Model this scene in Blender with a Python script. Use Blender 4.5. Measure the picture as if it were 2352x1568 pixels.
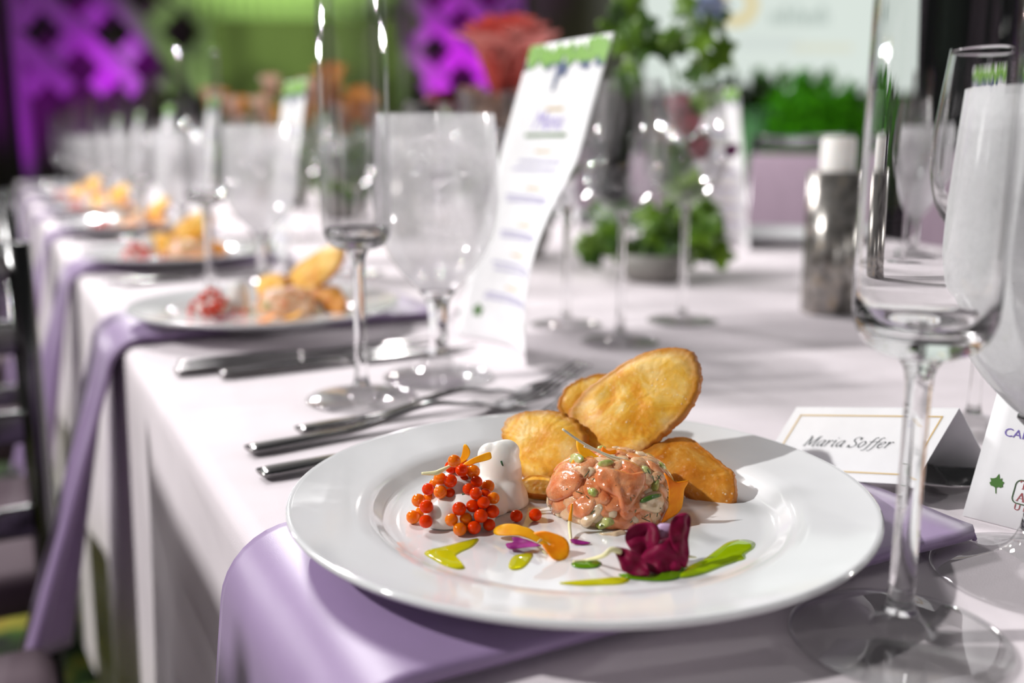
import bpy, bmesh, math, random
from mathutils import Vector, Matrix, noise

for o in list(bpy.data.objects):
    bpy.data.objects.remove(o, do_unlink=True)
SC = bpy.context.scene
COL = SC.collection
rnd = random.Random(7)
PI = math.pi

# ------------------------------------------------------------------ camera
# World frame: x runs across the table, y along its edge, z up, table top at z = 0.
W, H = 2352, 1568
FPX = 35 / 36 * W
PITCH, YAW, CAMZ = math.radians(11.33), math.radians(27.2), 0.1922
F0 = Vector((math.sin(YAW), math.cos(YAW), 0))
RT = Vector((math.cos(YAW), -math.sin(YAW), 0))
FW = F0 * math.cos(PITCH) + Vector((0, 0, -math.sin(PITCH)))
UP = F0 * math.sin(PITCH) + Vector((0, 0, math.cos(PITCH)))
CAM = Vector((0, 0, CAMZ))
ZV = Vector((0, 0, 1))

def ray(px, py):
    return FW + RT * ((px - W / 2) / FPX) + UP * ((H / 2 - py) / FPX)

def on_z(px, py, z=0.0):
    d = ray(px, py)
    return CAM + d * ((z - CAMZ) / d.z)

def at_fwd(px, py, dist):
    d = ray(px, py)
    return CAM + d * (dist / d.dot(F0))

def on_plane(px, py, pt, n):
    d = ray(px, py)
    return CAM + d * ((pt - CAM).dot(n) / d.dot(n))

def project(P):
    d = P - CAM
    z = d.dot(FW)
    return W / 2 + FPX * d.dot(RT) / z, H / 2 - FPX * d.dot(UP) / z

cd = bpy.data.cameras.new('camera')
cam = bpy.data.objects.new('camera', cd)
COL.objects.link(cam)
cam.location = CAM
cam.rotation_euler = (PI / 2 - PITCH, 0, -YAW)
cd.lens = 35
cd.sensor_width = 36
cd.clip_start = 0.01
cd.clip_end = 60
cd.dof.use_dof = True
cd.dof.focus_distance = (on_z(1400, 1200, 0.012) - CAM).dot(FW) + 0.006
cd.dof.aperture_fstop = 3.5
cd.dof.aperture_blades = 7
SC.camera = cam

# ------------------------------------------------------------------ world and light
wd = bpy.data.worlds.new('World')
SC.world = wd
wd.use_nodes = True
wd.node_tree.nodes['Background'].inputs[0].default_value = (0.95, 0.97, 1.0, 1)
wd.node_tree.nodes['Background'].inputs[1].default_value = 0.032
SC.view_settings.view_transform = 'Standard'
SC.view_settings.look = 'None'
SC.view_settings.exposure = 0.12
SC.view_settings.gamma = 1.0
SC.view_settings.use_curve_mapping = False
cy = SC.cycles
cy.max_bounces = 14
cy.transmission_bounces = 14
cy.transparent_max_bounces = 40
cy.glossy_bounces = 6
cy.diffuse_bounces = 4
cy.caustics_refractive = False
cy.caustics_reflective = False
cy.sample_clamp_indirect = 12.0
cy.sample_clamp_direct = 0.0

def lamp(name, kind, loc, target, energy, color=(1, 1, 1), size=0.1, spot=60, blend=0.5, sy=None):
    l = bpy.data.lights.new(name, kind)
    l.energy = energy
    l.color = color
    if kind == 'AREA':
        l.size = size
        if sy:
            l.shape = 'RECTANGLE'
            l.size_y = sy
    else:
        l.shadow_soft_size = size
    if kind == 'SPOT':
        l.spot_size = math.radians(spot)
        l.spot_blend = blend
    o = bpy.data.objects.new(name, l)
    COL.objects.link(o)
    o.location = loc
    o.rotation_euler = (Vector(target) - Vector(loc)).to_track_quat('-Z', 'Y').to_euler()
    return o

PC = on_z(1345, 1190, 0.02)          # centre of the near plate
PC = Vector((0.0328 * math.cos(YAW) + 0.4622 * math.sin(YAW), -0.0328 * math.sin(YAW) + 0.4622 * math.cos(YAW), 0))
sd = (-RT * math.cos(math.radians(5)) - F0 * math.sin(math.radians(5)))
EL = math.radians(38)
kpos = PC + (sd * math.cos(EL) + ZV * math.sin(EL)) * 5.0
lamp('key_spotlight', 'SPOT', kpos, PC + Vector((0.4, 0.8, 0)), 800, (1, 0.985, 0.97), 0.07, 75, 0.4)
apos = PC + Vector((-0.35, 3.5, 2.6))
lamp('ceiling_downlight', 'AREA', apos, PC, 105, (1, 0.97, 0.98), 0.8, sy=0.5)
# unseen spots added for highlights on the glasses and light through the goblet
lamp('added_highlight_spot', 'SPOT', (3.8, 7.5, 3.0), (0.7, 1.5, 0), 25, (1, 0.97, 0.92), 0.07, 60)
lamp('added_highlight_spot', 'SPOT', (6.5, 2.2, 3.0), (0.7, 1.0, 0), 95, (0.98, 0.98, 1), 0.07, 60)
lamp('added_highlight_spot', 'SPOT', (-3.5, 6.5, 3.0), (0.6, 3.2, 0), 45, (1, 0.95, 0.98), 0.09, 60)

# low lamps added around the room, outside the view, for sparkle on the glasses
for i, (x, y, z, e) in enumerate([(-3.0, 4.6, 0.7, 22), (-2.6, 7.2, 0.9, 160), (6.0, 0.9, 0.9, 230), (4.2, -0.6, 0.9, 140), (-1.2, -3.4, 1.1, 25), (1.8, -3.2, 1.2, 30), (3.2, 8.4, 2.6, 320), (0.9, 7.6, 2.5, 270)]):
    lamp('added_sparkle_lamp', 'SPOT', (x, y, z), (0.6, 1.7, 0.25), e, (1, 0.98, 0.97), 0.035, 80)

# ------------------------------------------------------------------ materials
MATS = {}
def nm(name):
    m = bpy.data.materials.new(name)
    m.use_nodes = True
    m.node_tree.nodes.clear()
    MATS[name] = m
    return m, m.node_tree.nodes, m.node_tree.links

def outp(N, L, sh):
    o = N.new('ShaderNodeOutputMaterial')
    L.new(sh, o.inputs[0])

def noise_ramp(N, L, scale, stops, detail=4, rough=0.6, coord='Object', dist=0.0):
    tc = N.new('ShaderNodeTexCoord')
    nz = N.new('ShaderNodeTexNoise')
    nz.inputs['Scale'].default_value = scale
    nz.inputs['Detail'].default_value = detail
    nz.inputs['Roughness'].default_value = rough
    nz.inputs['Distortion'].default_value = dist
    L.new(tc.outputs[coord], nz.inputs['Vector'])
    rp = N.new('ShaderNodeValToRGB')
    el = rp.color_ramp.elements
    while len(el) > 1:
        el.remove(el[-1])
    el[0].position, el[0].color = stops[0][0], (*stops[0][1], 1)
    for p, c in stops[1:]:
        e = el.new(p)
        e.color = (*c, 1)
    L.new(nz.outputs['Fac'], rp.inputs['Fac'])
    return rp.outputs['Color'], nz.outputs['Fac'], tc

def pbr(name, color, rough=0.5, metal=0.0, spec=0.5, coat=0.0, sss=0.0, sssr=(1, .3, .1), ssc=0.004,
        stops=None, nscale=20, bump=0.0, bscale=200, sheen=0.0, trans=0.0, ior=1.45, emit=None, es=0.0, detail=4):
    m, N, L = nm(name)
    b = N.new('ShaderNodeBsdfPrincipled')
    b.inputs['Base Color'].default_value = (*color, 1)
    b.inputs['Roughness'].default_value = rough
    b.inputs['Metallic'].default_value = metal
    b.inputs['Specular IOR Level'].default_value = spec
    b.inputs['Coat Weight'].default_value = coat
    b.inputs['Coat Roughness'].default_value = 0.05
    b.inputs['IOR'].default_value = ior
    b.inputs['Transmission Weight'].default_value = trans
    b.inputs['Sheen Weight'].default_value = sheen
    if sss:
        b.inputs['Subsurface Weight'].default_value = sss
        b.inputs['Subsurface Radius'].default_value = sssr
        b.inputs['Subsurface Scale'].default_value = ssc
    if emit:
        b.inputs['Emission Color'].default_value = (*emit, 1)
        b.inputs['Emission Strength'].default_value = es
    if stops is None:
        v = 0.06
        stops = [(0.3, tuple(max(0, c * (1 - v)) for c in color)), (0.7, tuple(min(1, c * (1 + v)) for c in color))]
    c, _, tc = noise_ramp(N, L, nscale, stops, detail)
    L.new(c, b.inputs['Base Color'])
    if bump:
        nz = N.new('ShaderNodeTexNoise')
        nz.inputs['Scale'].default_value = bscale
        nz.inputs['Detail'].default_value = 3
        L.new(tc.outputs['Object'], nz.inputs['Vector'])
        bp = N.new('ShaderNodeBump')
        bp.inputs['Strength'].default_value = bump
        bp.inputs['Distance'].default_value = 0.001
        L.new(nz.outputs['Fac'], bp.inputs['Height'])
        L.new(bp.outputs['Normal'], b.inputs['Normal'])
    outp(N, L, b.outputs[0])
    return m

def glassmat(name, clear=0.12, rough=0.0, ior=1.5, tint=(1, 1, 1)):
    m, N, L = nm(name)
    g = N.new('ShaderNodeBsdfGlass')
    g.inputs['Color'].default_value = (*tint, 1)
    g.inputs['Roughness'].default_value = rough
    g.inputs['IOR'].default_value = ior
    t = N.new('ShaderNodeBsdfTransparent')
    mx = N.new('ShaderNodeMixShader')
    mx.inputs[0].default_value = clear
    L.new(g.outputs[0], mx.inputs[1])
    L.new(t.outputs[0], mx.inputs[2])
    outp(N, L, mx.outputs[0])
    return m

def thinglass(name, edge=(0.80, 0.81, 0.82)):
    """thin wall: passes light straight, reflects by Fresnel, a little denser where seen along the wall"""
    m, N, L = nm(name)
    lw = N.new('ShaderNodeLayerWeight')
    lw.inputs['Blend'].default_value = 0.28
    rp = N.new('ShaderNodeValToRGB')
    rp.color_ramp.elements[0].position = 0.55
    rp.color_ramp.elements[0].color = (1, 1, 1, 1)
    rp.color_ramp.elements[1].position = 0.98
    rp.color_ramp.elements[1].color = (*edge, 1)
    L.new(lw.outputs['Facing'], rp.inputs[0])
    t = N.new('ShaderNodeBsdfTransparent')
    L.new(rp.outputs[0], t.inputs[0])
    gl = N.new('ShaderNodeBsdfGlossy')
    gl.inputs['Roughness'].default_value = 0.03
    fr = N.new('ShaderNodeFresnel')
    fr.inputs['IOR'].default_value = 2.0
    mi = N.new('ShaderNodeMath')
    mi.operation = 'MINIMUM'
    mi.inputs[1].default_value = 0.42
    L.new(fr.outputs[0], mi.inputs[0])
    mx = N.new('ShaderNodeMixShader')
    L.new(mi.outputs[0], mx.inputs[0])
    L.new(t.outputs[0], mx.inputs[1])
    L.new(gl.outputs[0], mx.inputs[2])
    outp(N, L, mx.outputs[0])
    return m

def frostmat(name, dens=0.5, col=(0.83, 0.85, 0.87)):
    """cold goblet wall covered with condensation"""
    m, N, L = nm(name)
    d = N.new('ShaderNodeBsdfTranslucent')
    d.inputs[0].default_value = (*col, 1)
    d2 = N.new('ShaderNodeBsdfDiffuse')
    d2.inputs[0].default_value = (*col, 1)
    m1 = N.new('ShaderNodeMixShader')
    m1.inputs[0].default_value = 0.5
    L.new(d.outputs[0], m1.inputs[1])
    L.new(d2.outputs[0], m1.inputs[2])
    t = N.new('ShaderNodeBsdfTransparent')
    m2 = N.new('ShaderNodeMixShader')
    c, f, tc = noise_ramp(N, L, 160, [(0.3, (dens * .88,) * 3), (0.7, (min(1, dens * 1.1),) * 3)])
    L.new(c, m2.inputs[0])
    L.new(t.outputs[0], m2.inputs[1])
    L.new(m1.outputs[0], m2.inputs[2])
    gl = N.new('ShaderNodeBsdfGlossy')
    gl.inputs['Roughness'].default_value = 0.08
    fr = N.new('ShaderNodeFresnel')
    fr.inputs['IOR'].default_value = 1.45
    m3 = N.new('ShaderNodeMixShader')
    mi = N.new('ShaderNodeMath')
    mi.operation = 'MINIMUM'
    mi.inputs[1].default_value = 0.22
    L.new(fr.outputs[0], mi.inputs[0])
    L.new(mi.outputs[0], m3.inputs[0])
    L.new(m2.outputs[0], m3.inputs[1])
    L.new(gl.outputs[0], m3.inputs[2])
    outp(N, L, m3.outputs[0])
    return m

CLOTH = pbr('white_cloth', (0.82, 0.75, 0.785), 0.75, sheen=0.15, bump=0.25, bscale=1400, nscale=5)
SATIN = pbr('lavender_satin', (0.32, 0.215, 0.41), 0.40, spec=0.9, sheen=0.3, bump=0.12, bscale=2500, nscale=12)
HEM = pbr('lavender_thread', (0.46, 0.33, 0.58), 0.7)
PORC = pbr('porcelain', (0.80, 0.81, 0.82), 0.10, spec=0.5, coat=0.4, nscale=3)
GLASS = glassmat('clear_glass', 0.0)
GLASSC = glassmat('clear_glass_stem', 0.0)
THIN = thinglass('thin_glass')
FROST = frostmat('frosted_glass', 0.84, (0.97, 0.98, 0.99))
FROST2 = frostmat('misted_glass', 0.42, (0.97, 0.96, 0.98))
FOOTG = thinglass('clear_glass_foot', (0.72, 0.73, 0.74))
WATER = glassmat('water', 0.92, 0.02, 1.33)
ICE = glassmat('ice', 0.65, 0.12, 1.31)
STEEL = pbr('steel', (0.34, 0.33, 0.33), 0.18, metal=1.0, nscale=8)
SILV = pbr('silver_lacquer', (0.13, 0.13, 0.13), 0.25, metal=1.0)
PAPER = pbr('white_card', (0.84, 0.84, 0.85), 0.6, bump=0.05)
GOLD = pbr('gold_ink', (0.62, 0.42, 0.13), 0.4)
INK = pbr('grey_ink', (0.10, 0.115, 0.12), 0.6)
INKP = pbr('purple_ink', (0.16, 0.11, 0.42), 0.6)
INKL = pbr('pale_purple_ink', (0.50, 0.47, 0.66), 0.6)
INKS = pbr('script_purple_ink', (0.40, 0.32, 0.72), 0.6)
INKG = pbr('green_ink', (0.02, 0.07, 0.01), 0.6)
INKR = pbr('red_ink', (0.33, 0.05, 0.06), 0.6)
INKLG = pbr('leaf_green_ink', (0.20, 0.42, 0.06), 0.6)
INKB = pbr('leaf_blue_ink', (0.06, 0.09, 0.20), 0.6)
LEAFP = pbr('leaf_print', (0.05, 0.16, 0.015), 0.6)
CREAM = pbr('cream_cheese', (0.84, 0.82, 0.78), 0.38, sss=0.5, sssr=(1, .9, .7), ssc=0.003, coat=0.15)
HERB = pbr('chive', (0.03, 0.10, 0.04), 0.4)
ROE = pbr('salmon_roe', (0.82, 0.10, 0.006), 0.06, spec=0.5, coat=0.0, sss=0.75, sssr=(1, .18, .01), ssc=0.003,
          trans=0.12, ior=1.36, stops=[(0.3, (0.68, 0.022, 0.0005)), (0.7, (0.92, 0.085, 0.001))], nscale=120)
ROEL = pbr('amber_roe', (0.95, 0.26, 0.015), 0.06, spec=0.6, coat=0.3, sss=1.0, sssr=(1, .35, .02), ssc=0.004,
           trans=0.15, ior=1.36, stops=[(0.3, (0.95, 0.15, 0.002)), (0.7, (1.0, 0.30, 0.005))], nscale=120)
SALM = pbr('raw_salmon', (0.78, 0.30, 0.17), 0.15, spec=0.6, coat=0.9, sss=0.4, sssr=(1, .4, .25), ssc=0.003,
           stops=[(0.3, (0.76, 0.20, 0.06)), (0.55, (0.84, 0.34, 0.15)), (0.75, (0.88, 0.54, 0.34))], nscale=110, bump=0.4, bscale=650)
SALP = pbr('pale_salmon', (0.80, 0.50, 0.34), 0.2, spec=0.6, coat=0.5, sss=0.5, sssr=(1, .5, .3), ssc=0.003,
           stops=[(0.3, (0.80, 0.40, 0.20)), (0.7, (0.86, 0.62, 0.40))], nscale=130, bump=0.4, bscale=650)
ONION = pbr('onion', (0.80, 0.60, 0.40), 0.18, spec=0.6, coat=0.5, sss=0.6, sssr=(1, .8, .6), ssc=0.004, bump=0.25, bscale=600)
CUKE = pbr('cucumber', (0.46, 0.50, 0.16), 0.2, spec=0.6, coat=0.4, sss=0.4, sssr=(.6, 1, .3), ssc=0.003,
           stops=[(0.35, (0.36, 0.42, 0.08)), (0.7, (0.66, 0.66, 0.34))], nscale=150)
CUKED = pbr('cucumber_skin', (0.06, 0.14, 0.02), 0.25, coat=0.4)
PETO = pbr('orange_petal', (0.92, 0.30, 0.005), 0.45, spec=0.2, sss=0.3, sssr=(1, .5, .05), ssc=0.001, stops=[(0.3, (0.80, 0.14, 0.003)), (0.7, (0.98, 0.42, 0.01))], nscale=70)
PETY = pbr('yellow_orange_petal', (0.95, 0.46, 0.01), 0.45, spec=0.2, sss=0.3, sssr=(1, .5, .05), ssc=0.001, stops=[(0.3, (0.9, 0.32, 0.005)), (0.7, (1.0, 0.55, 0.02))], nscale=70)
PETM = pbr('magenta_petal', (0.22, 0.008, 0.06), 0.55, spec=0.2, stops=[(0.3, (0.10, 0.001, 0.012)), (0.7, (0.26, 0.003, 0.055))], nscale=90)
PETP = pbr('purple_petal', (0.30, 0.012, 0.20), 0.55, spec=0.2, stops=[(0.3, (0.16, 0.004, 0.10)), (0.7, (0.38, 0.02, 0.26))], nscale=90)
PETL = pbr('lilac_petal', (0.55, 0.36, 0.58), 0.5)
STEMY = pbr('pale_stem', (0.80, 0.74, 0.42), 0.4)
FIBRE = pbr('white_fibre', (0.94, 0.90, 0.70), 0.4)
LEAF = pbr('green_leaf', (0.09, 0.21, 0.012), 0.4, sss=0.0, stops=[(0.3, (0.035, 0.11, 0.008)), (0.7, (0.20, 0.36, 0.02))], nscale=18)
LEAFD = pbr('dark_leaf', (0.05, 0.12, 0.02), 0.4, stops=[(0.3, (0.02, 0.06, 0.008)), (0.7, (0.09, 0.19, 0.03))], nscale=18)
CORAL = pbr('coral_petal', (0.62, 0.16, 0.15), 0.6, spec=0.2, stops=[(0.3, (0.74, 0.20, 0.18)), (0.7, (0.86, 0.32, 0.28))], nscale=25)
BLUSH = pbr('blush_petal', (0.70, 0.50, 0.38), 0.5)
PINK = pbr('pink_petal', (0.62, 0.22, 0.27), 0.5)
CRIM = pbr('crimson_petal', (0.22, 0.005, 0.02), 0.5)
AMBER = pbr('amber_petal', (0.75, 0.32, 0.05), 0.5, stops=[(0.3, (0.55, 0.20, 0.03)), (0.7, (0.88, 0.45, 0.10))])
BLUEF = pbr('pale_blue_petal', (0.48, 0.55, 0.75), 0.5)
MERC = pbr('mercury_glass', (0.36, 0.34, 0.31), 0.25, metal=0.7, stops=[(0.35, (0.12, 0.11, 0.09)), (0.55, (0.42, 0.40, 0.38)), (0.75, (0.50, 0.38, 0.22))], nscale=70)
WAX = pbr('white_wax', (0.85, 0.83, 0.80), 0.5, sss=0.5, sssr=(1, .8, .6), ssc=0.01)
MAUVE = pbr('mauve_cushion', (0.09, 0.06, 0.075), 0.8)
LILAC = pbr('lilac_cushion', (0.30, 0.22, 0.28), 0.8)
DRAPE = pbr('grey_drape', (0.20, 0.18, 0.165), 0.85, nscale=2)
DARK = pbr('black_drape', (0.012, 0.012, 0.012), 0.9)
LATT = pbr('white_slat', (0.62, 0.60, 0.62), 0.6)
CARPET = pbr('carpet', (0.05, 0.06, 0.03), 0.95, stops=[(0.40, (0.010, 0.014, 0.008)), (0.52, (0.04, 0.10, 0.01)), (0.60, (0.30, 0.27, 0.03)), (0.68, (0.16, 0.02, 0.02)), (0.8, (0.02, 0.02, 0.015))], nscale=6, detail=2)
OAK = pbr('plywood', (0.35, 0.22, 0.12), 0.6)
BLACKM = pbr('black_steel', (0.03, 0.03, 0.03), 0.4, metal=0.6)
SOILG = pbr('stone_bowl', (0.25, 0.24, 0.22), 0.6)

def oilmat(name, c, a):
    m, N, L = nm(name)
    b = N.new('ShaderNodeBsdfPrincipled')
    b.inputs['Roughness'].default_value = 0.05
    b.inputs['Coat Weight'].default_value = 0.5
    col, f, tc = noise_ramp(N, L, 60, [(0.3, tuple(x * .82 for x in c)), (0.7, c)])
    L.new(col, b.inputs['Base Color'])
    t = N.new('ShaderNodeBsdfTransparent')
    t.inputs[0].default_value = (min(1, c[0] * 1.6), min(1, c[1] * 1.5), c[2], 1)
    mx = N.new('ShaderNodeMixShader')
    mx.inputs[0].default_value = a
    L.new(t.outputs[0], mx.inputs[1])
    L.new(b.outputs[0], mx.inputs[2])
    outp(N, L, mx.outputs[0])
    return m
OILY = oilmat('yellow_green_oil', (0.80, 0.76, 0.012), 0.62)
OILG = oilmat('green_oil', (0.46, 0.66, 0.003), 0.8)
OILD = oilmat('deep_green_oil', (0.14, 0.32, 0.003), 0.9)

def chipmat(name, pale, mid, brown, edge):
    m, N, L = nm(name)
    b = N.new('ShaderNodeBsdfPrincipled')
    b.inputs['Roughness'].default_value = 0.5
    b.inputs['Specular IOR Level'].default_value = 0.3
    b.inputs['Coat Weight'].default_value = 0.06
    b.inputs['Coat Roughness'].default_value = 0.25
    b.inputs['Subsurface Weight'].default_value = 0.25
    b.inputs['Subsurface Radius'].default_value = (1, .5, .1)
    b.inputs['Subsurface Scale'].default_value = 0.003
    big, f, tc = noise_ramp(N, L, 42, [(0.36, brown), (0.47, mid), (0.60, pale)], 5, 0.6, dist=0.8)
    fine, f2, _ = noise_ramp(N, L, 420, [(0.40, mid), (0.58, mid), (0.72, (0.92, 0.72, 0.42))], 2)
    vor = N.new('ShaderNodeTexVoronoi')
    vor.inputs['Scale'].default_value = 330
    L.new(tc.outputs['Object'], vor.inputs['Vector'])
    rv = N.new('ShaderNodeValToRGB')
    rv.color_ramp.elements[0].position = 0.10
    rv.color_ramp.elements[0].color = (1, 1, 1, 1)
    rv.color_ramp.elements[1].position = 0.24
    rv.color_ramp.elements[1].color = (0, 0, 0, 1)
    L.new(vor.outputs['Distance'], rv.inputs[0])
    m1 = N.new('ShaderNodeMixRGB')
    m1.inputs[0].default_value = 0.22
    L.new(big, m1.inputs[1])
    L.new(fine, m1.inputs[2])
    m2 = N.new('ShaderNodeMixRGB')
    mul = N.new('ShaderNodeMath')
    mul.operation = 'MULTIPLY'
    L.new(rv.outputs[0], mul.inputs[0])
    n3 = N.new('ShaderNodeTexNoise')
    n3.inputs['Scale'].default_value = 60
    L.new(tc.outputs['Object'], n3.inputs['Vector'])
    r3 = N.new('ShaderNodeValToRGB')
    r3.color_ramp.elements[0].position = 0.5
    r3.color_ramp.elements[1].position = 0.62
    L.new(n3.outputs['Fac'], r3.inputs[0])
    L.new(r3.outputs[0], mul.inputs[1])
    L.new(mul.outputs[0], m2.inputs[0])
    L.new(m1.outputs[0], m2.inputs[1])
    m2.inputs[2].default_value = (0.95, 0.78, 0.50, 1)
    at = N.new('ShaderNodeAttribute')
    at.attribute_name = 'edge'
    m3 = N.new('ShaderNodeMixRGB')
    L.new(at.outputs['Fac'], m3.inputs[0])
    L.new(m2.outputs[0], m3.inputs[1])
    m3.inputs[2].default_value = (*edge, 1)
    L.new(m3.outputs[0], b.inputs['Base Color'])
    bp = N.new('ShaderNodeBump')
    bp.inputs['Strength'].default_value = 0.35
    bp.inputs['Distance'].default_value = 0.0008
    L.new(f2, bp.inputs['Height'])
    bp2 = N.new('ShaderNodeBump')
    bp2.inputs['Strength'].default_value = 0.4
    bp2.inputs['Distance'].default_value = 0.0006
    L.new(mul.outputs[0], bp2.inputs['Height'])
    L.new(bp.outputs[0], bp2.inputs['Normal'])
    L.new(bp2.outputs[0], b.inputs['Normal'])
    outp(N, L, b.outputs[0])
    return m
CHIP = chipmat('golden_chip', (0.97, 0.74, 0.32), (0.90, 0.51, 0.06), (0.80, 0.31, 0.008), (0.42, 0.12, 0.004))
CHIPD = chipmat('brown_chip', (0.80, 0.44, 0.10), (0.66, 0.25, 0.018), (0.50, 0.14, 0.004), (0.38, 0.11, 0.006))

def screenmat(name, col, s):
    m, N, L = nm(name)
    e = N.new('ShaderNodeEmission')
    c, f, t = noise_ramp(N, L, 1.5, [(0.3, tuple(x * .97 for x in col)), (0.7, col)])
    L.new(c, e.inputs[0])
    e.inputs[1].default_value = s
    outp(N, L, e.outputs[0])
    return m

# ------------------------------------------------------------------ mesh helpers
def mesh(name, V, F, smooth=True):
    me = bpy.data.meshes.new(name)
    me.from_pydata([tuple(v) for v in V], [], F)
    me.validate()
    me.update()
    if smooth:
        me.polygons.foreach_set('use_smooth', [True] * len(me.polygons))
    return me

def link(name, me, mat, parent=None, loc=(0, 0, 0), rz=0.0):
    if mat is not None and len(me.materials) == 0:
        me.materials.append(mat)
    o = bpy.data.objects.new(name, me)
    COL.objects.link(o)
    o.location = loc
    o.rotation_euler = (0, 0, rz)
    if parent:
        o.parent = parent
    return o

def tag(o, label=None, cat=None, group=None, kind=None):
    if label: o['label'] = label
    if cat: o['category'] = cat
    if group: o['group'] = group
    if kind: o['kind'] = kind
    return o

def thing(name, label, cat, loc=(0, 0, 0), rz=0.0, group=None):
    o = bpy.data.objects.new(name, None)
    o.empty_display_size = 0.02
    COL.objects.link(o)
    o.location = loc
    o.rotation_euler = (0, 0, rz)
    return tag(o, label, cat, group)

def shift(V, loc):
    l = Vector(loc)
    return [Vector(v) - l for v in V]

def single(name, V, F, mat, label, cat, group=None, smooth=True, kind=None, base=None):
    """one-mesh thing built in world coordinates, origin moved to its base"""
    if base is None:
        zs = min(v[2] for v in V)
        base = Vector((sum(v[0] for v in V) / len(V), sum(v[1] for v in V) / len(V), zs))
    o = link(name, mesh(name, shift(V, base), F, smooth), mat, None, base)
    return tag(o, label, cat, group, kind)

def dup(root, loc, rz=0.0, label=None, group=None):
    r = root.copy()
    COL.objects.link(r)
    r.location = loc
    r.rotation_euler = (0, 0, rz)
    if label: r['label'] = label
    if group: r['group'] = group
    for ch in list(root.children):
        c = ch.copy()
        COL.objects.link(c)
        c.parent = r
        for g in list(ch.children):
            d = g.copy()
            COL.objects.link(d)
            d.parent = c
    return r

def lathe(prof, seg=48, close=False):
    V, F = [], []
    idx = []
    for r, z in prof:
        if r < 1e-6:
            idx.append([len(V)])
            V.append((0, 0, z))
        else:
            idx.append(list(range(len(V), len(V) + seg)))
            V += [(r * math.cos(2 * PI * k / seg), r * math.sin(2 * PI * k / seg), z) for k in range(seg)]
    pairs = list(zip(idx[:-1], idx[1:]))
    if close:
        pairs.append((idx[-1], idx[0]))
    for a, b in pairs:
        for k in range(seg):
            k2 = (k + 1) % seg
            if len(a) == 1 and len(b) == 1:
                continue
            if len(a) == 1:
                F.append((a[0], b[k2], b[k]))
            elif len(b) == 1:
                F.append((a[k], a[k2], b[0]))
            else:
                F.append((a[k], a[k2], b[k2], b[k]))
    return V, F

def catmull(P, n=8, closed=False):
    P = [Vector(p) for p in P]
    m = len(P)
    out = []
    rng = range(m) if closed else range(m - 1)
    for i in rng:
        g = (lambda k: P[k % m]) if closed else (lambda k: P[max(0, min(m - 1, k))])
        a, b, c, d = g(i - 1), g(i), g(i + 1), g(i + 2)
        for k in range(n):
            t = k / n
            out.append(0.5 * ((2 * b) + (c - a) * t + (2 * a - 5 * b + 4 * c - d) * t * t + (3 * b - a - 3 * c + d) * t ** 3))
    if not closed:
        out.append(P[-1])
    return out

def sweep(path, prof, up=ZV, caps=True):
    """path: list of Vector; prof(i,t) -> list of (a,b) offsets along side and up vectors"""
    V, F = [], []
    n = len(path)
    m = None
    for i, p in enumerate(path):
        d = (path[min(i + 1, n - 1)] - path[max(i - 1, 0)]).normalized()
        s = d.cross(up)
        if s.length < 1e-6:
            s = Vector((1, 0, 0))
        s.normalize()
        u = s.cross(d).normalized()
        pr = prof(i, i / (n - 1))
        m = len(pr)
        V += [p + s * a + u * b for a, b in pr]
    for i in range(n - 1):
        for k in range(m):
            F.append((i * m + k, i * m + (k + 1) % m, (i + 1) * m + (k + 1) % m, (i + 1) * m + k))
    if caps:
        F.append(tuple(range(m))[::-1])
        F.append(tuple(range((n - 1) * m, n * m)))
    return V, F

def circ(r, k=8, ry=None):
    ry = r if ry is None else ry
    return [(r * math.cos(2 * PI * j / k), ry * math.sin(2 * PI * j / k)) for j in range(k)]

def tube(path, r, k=8):
    rr = r if callable(r) else (lambda t: r)
    return sweep([Vector(p) for p in path], lambda i, t: circ(rr(t), k))

def join(parts):
    V, F = [], []
    for v, f in parts:
        o = len(V)
        V += list(v)
        F += [tuple(i + o for i in q) for q in f]
    return V, F

def box(x0, x1, y0, y1, z0, z1, bv=0.0):
    if bv <= 0:
        V = [(x, y, z) for z in (z0, z1) for y in (y0, y1) for x in (x0, x1)]
        return [Vector(v) for v in V], [(0, 2, 3, 1), (4, 5, 7, 6), (0, 1, 5, 4), (2, 6, 7, 3), (0, 4, 6, 2), (1, 3, 7, 5)]
    bm = bmesh.new()
    bmesh.ops.create_cube(bm, size=1)
    for v in bm.verts:
        v.co = Vector(((x0 + x1) / 2 + v.co.x * (x1 - x0), (y0 + y1) / 2 + v.co.y * (y1 - y0), (z0 + z1) / 2 + v.co.z * (z1 - z0)))
    bmesh.ops.bevel(bm, geom=bm.edges[:], offset=bv, segments=2, affect='EDGES', profile=0.5)
    V = [v.co.copy() for v in bm.verts]
    F = [tuple(v.index for v in f.verts) for f in bm.faces]
    bm.verts.index_update()
    F = [tuple(v.index for v in f.verts) for f in bm.faces]
    bm.free()
    return V, F

def ico(sub=2):
    bm = bmesh.new()
    bmesh.ops.create_icosphere(bm, subdivisions=sub, radius=1)
    bm.verts.index_update()
    V = [v.co.copy() for v in bm.verts]
    F = [tuple(v.index for v in f.verts) for f in bm.faces]
    bm.free()
    return V, F

def pxslab(outline, pt, n, tf, tb, rings=12, res=6, bend=None, amp=0.0, nf=60.0, power=3.0, edgew=0.75, seed=0.0, shape=None, disp=None, jag=0.0):
    """solid slab whose rim is a traced outline laid on a real plane; front and back are domed"""
    n = n.normalized()
    O = catmull([on_plane(x, y, pt, n) for x, y in outline], res, True)
    if jag:
        c = sum(O, Vector()) / len(O)
        O = [p + (p - c).normalized() * jag * (noise.noise(p * 260 + Vector((seed, 3, 0))) + .6 * noise.noise(p * 700)) for p in O]
    return slab3(O, n, tf, tb, rings, bend, amp, nf, power, edgew, seed, shape, disp)

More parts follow.
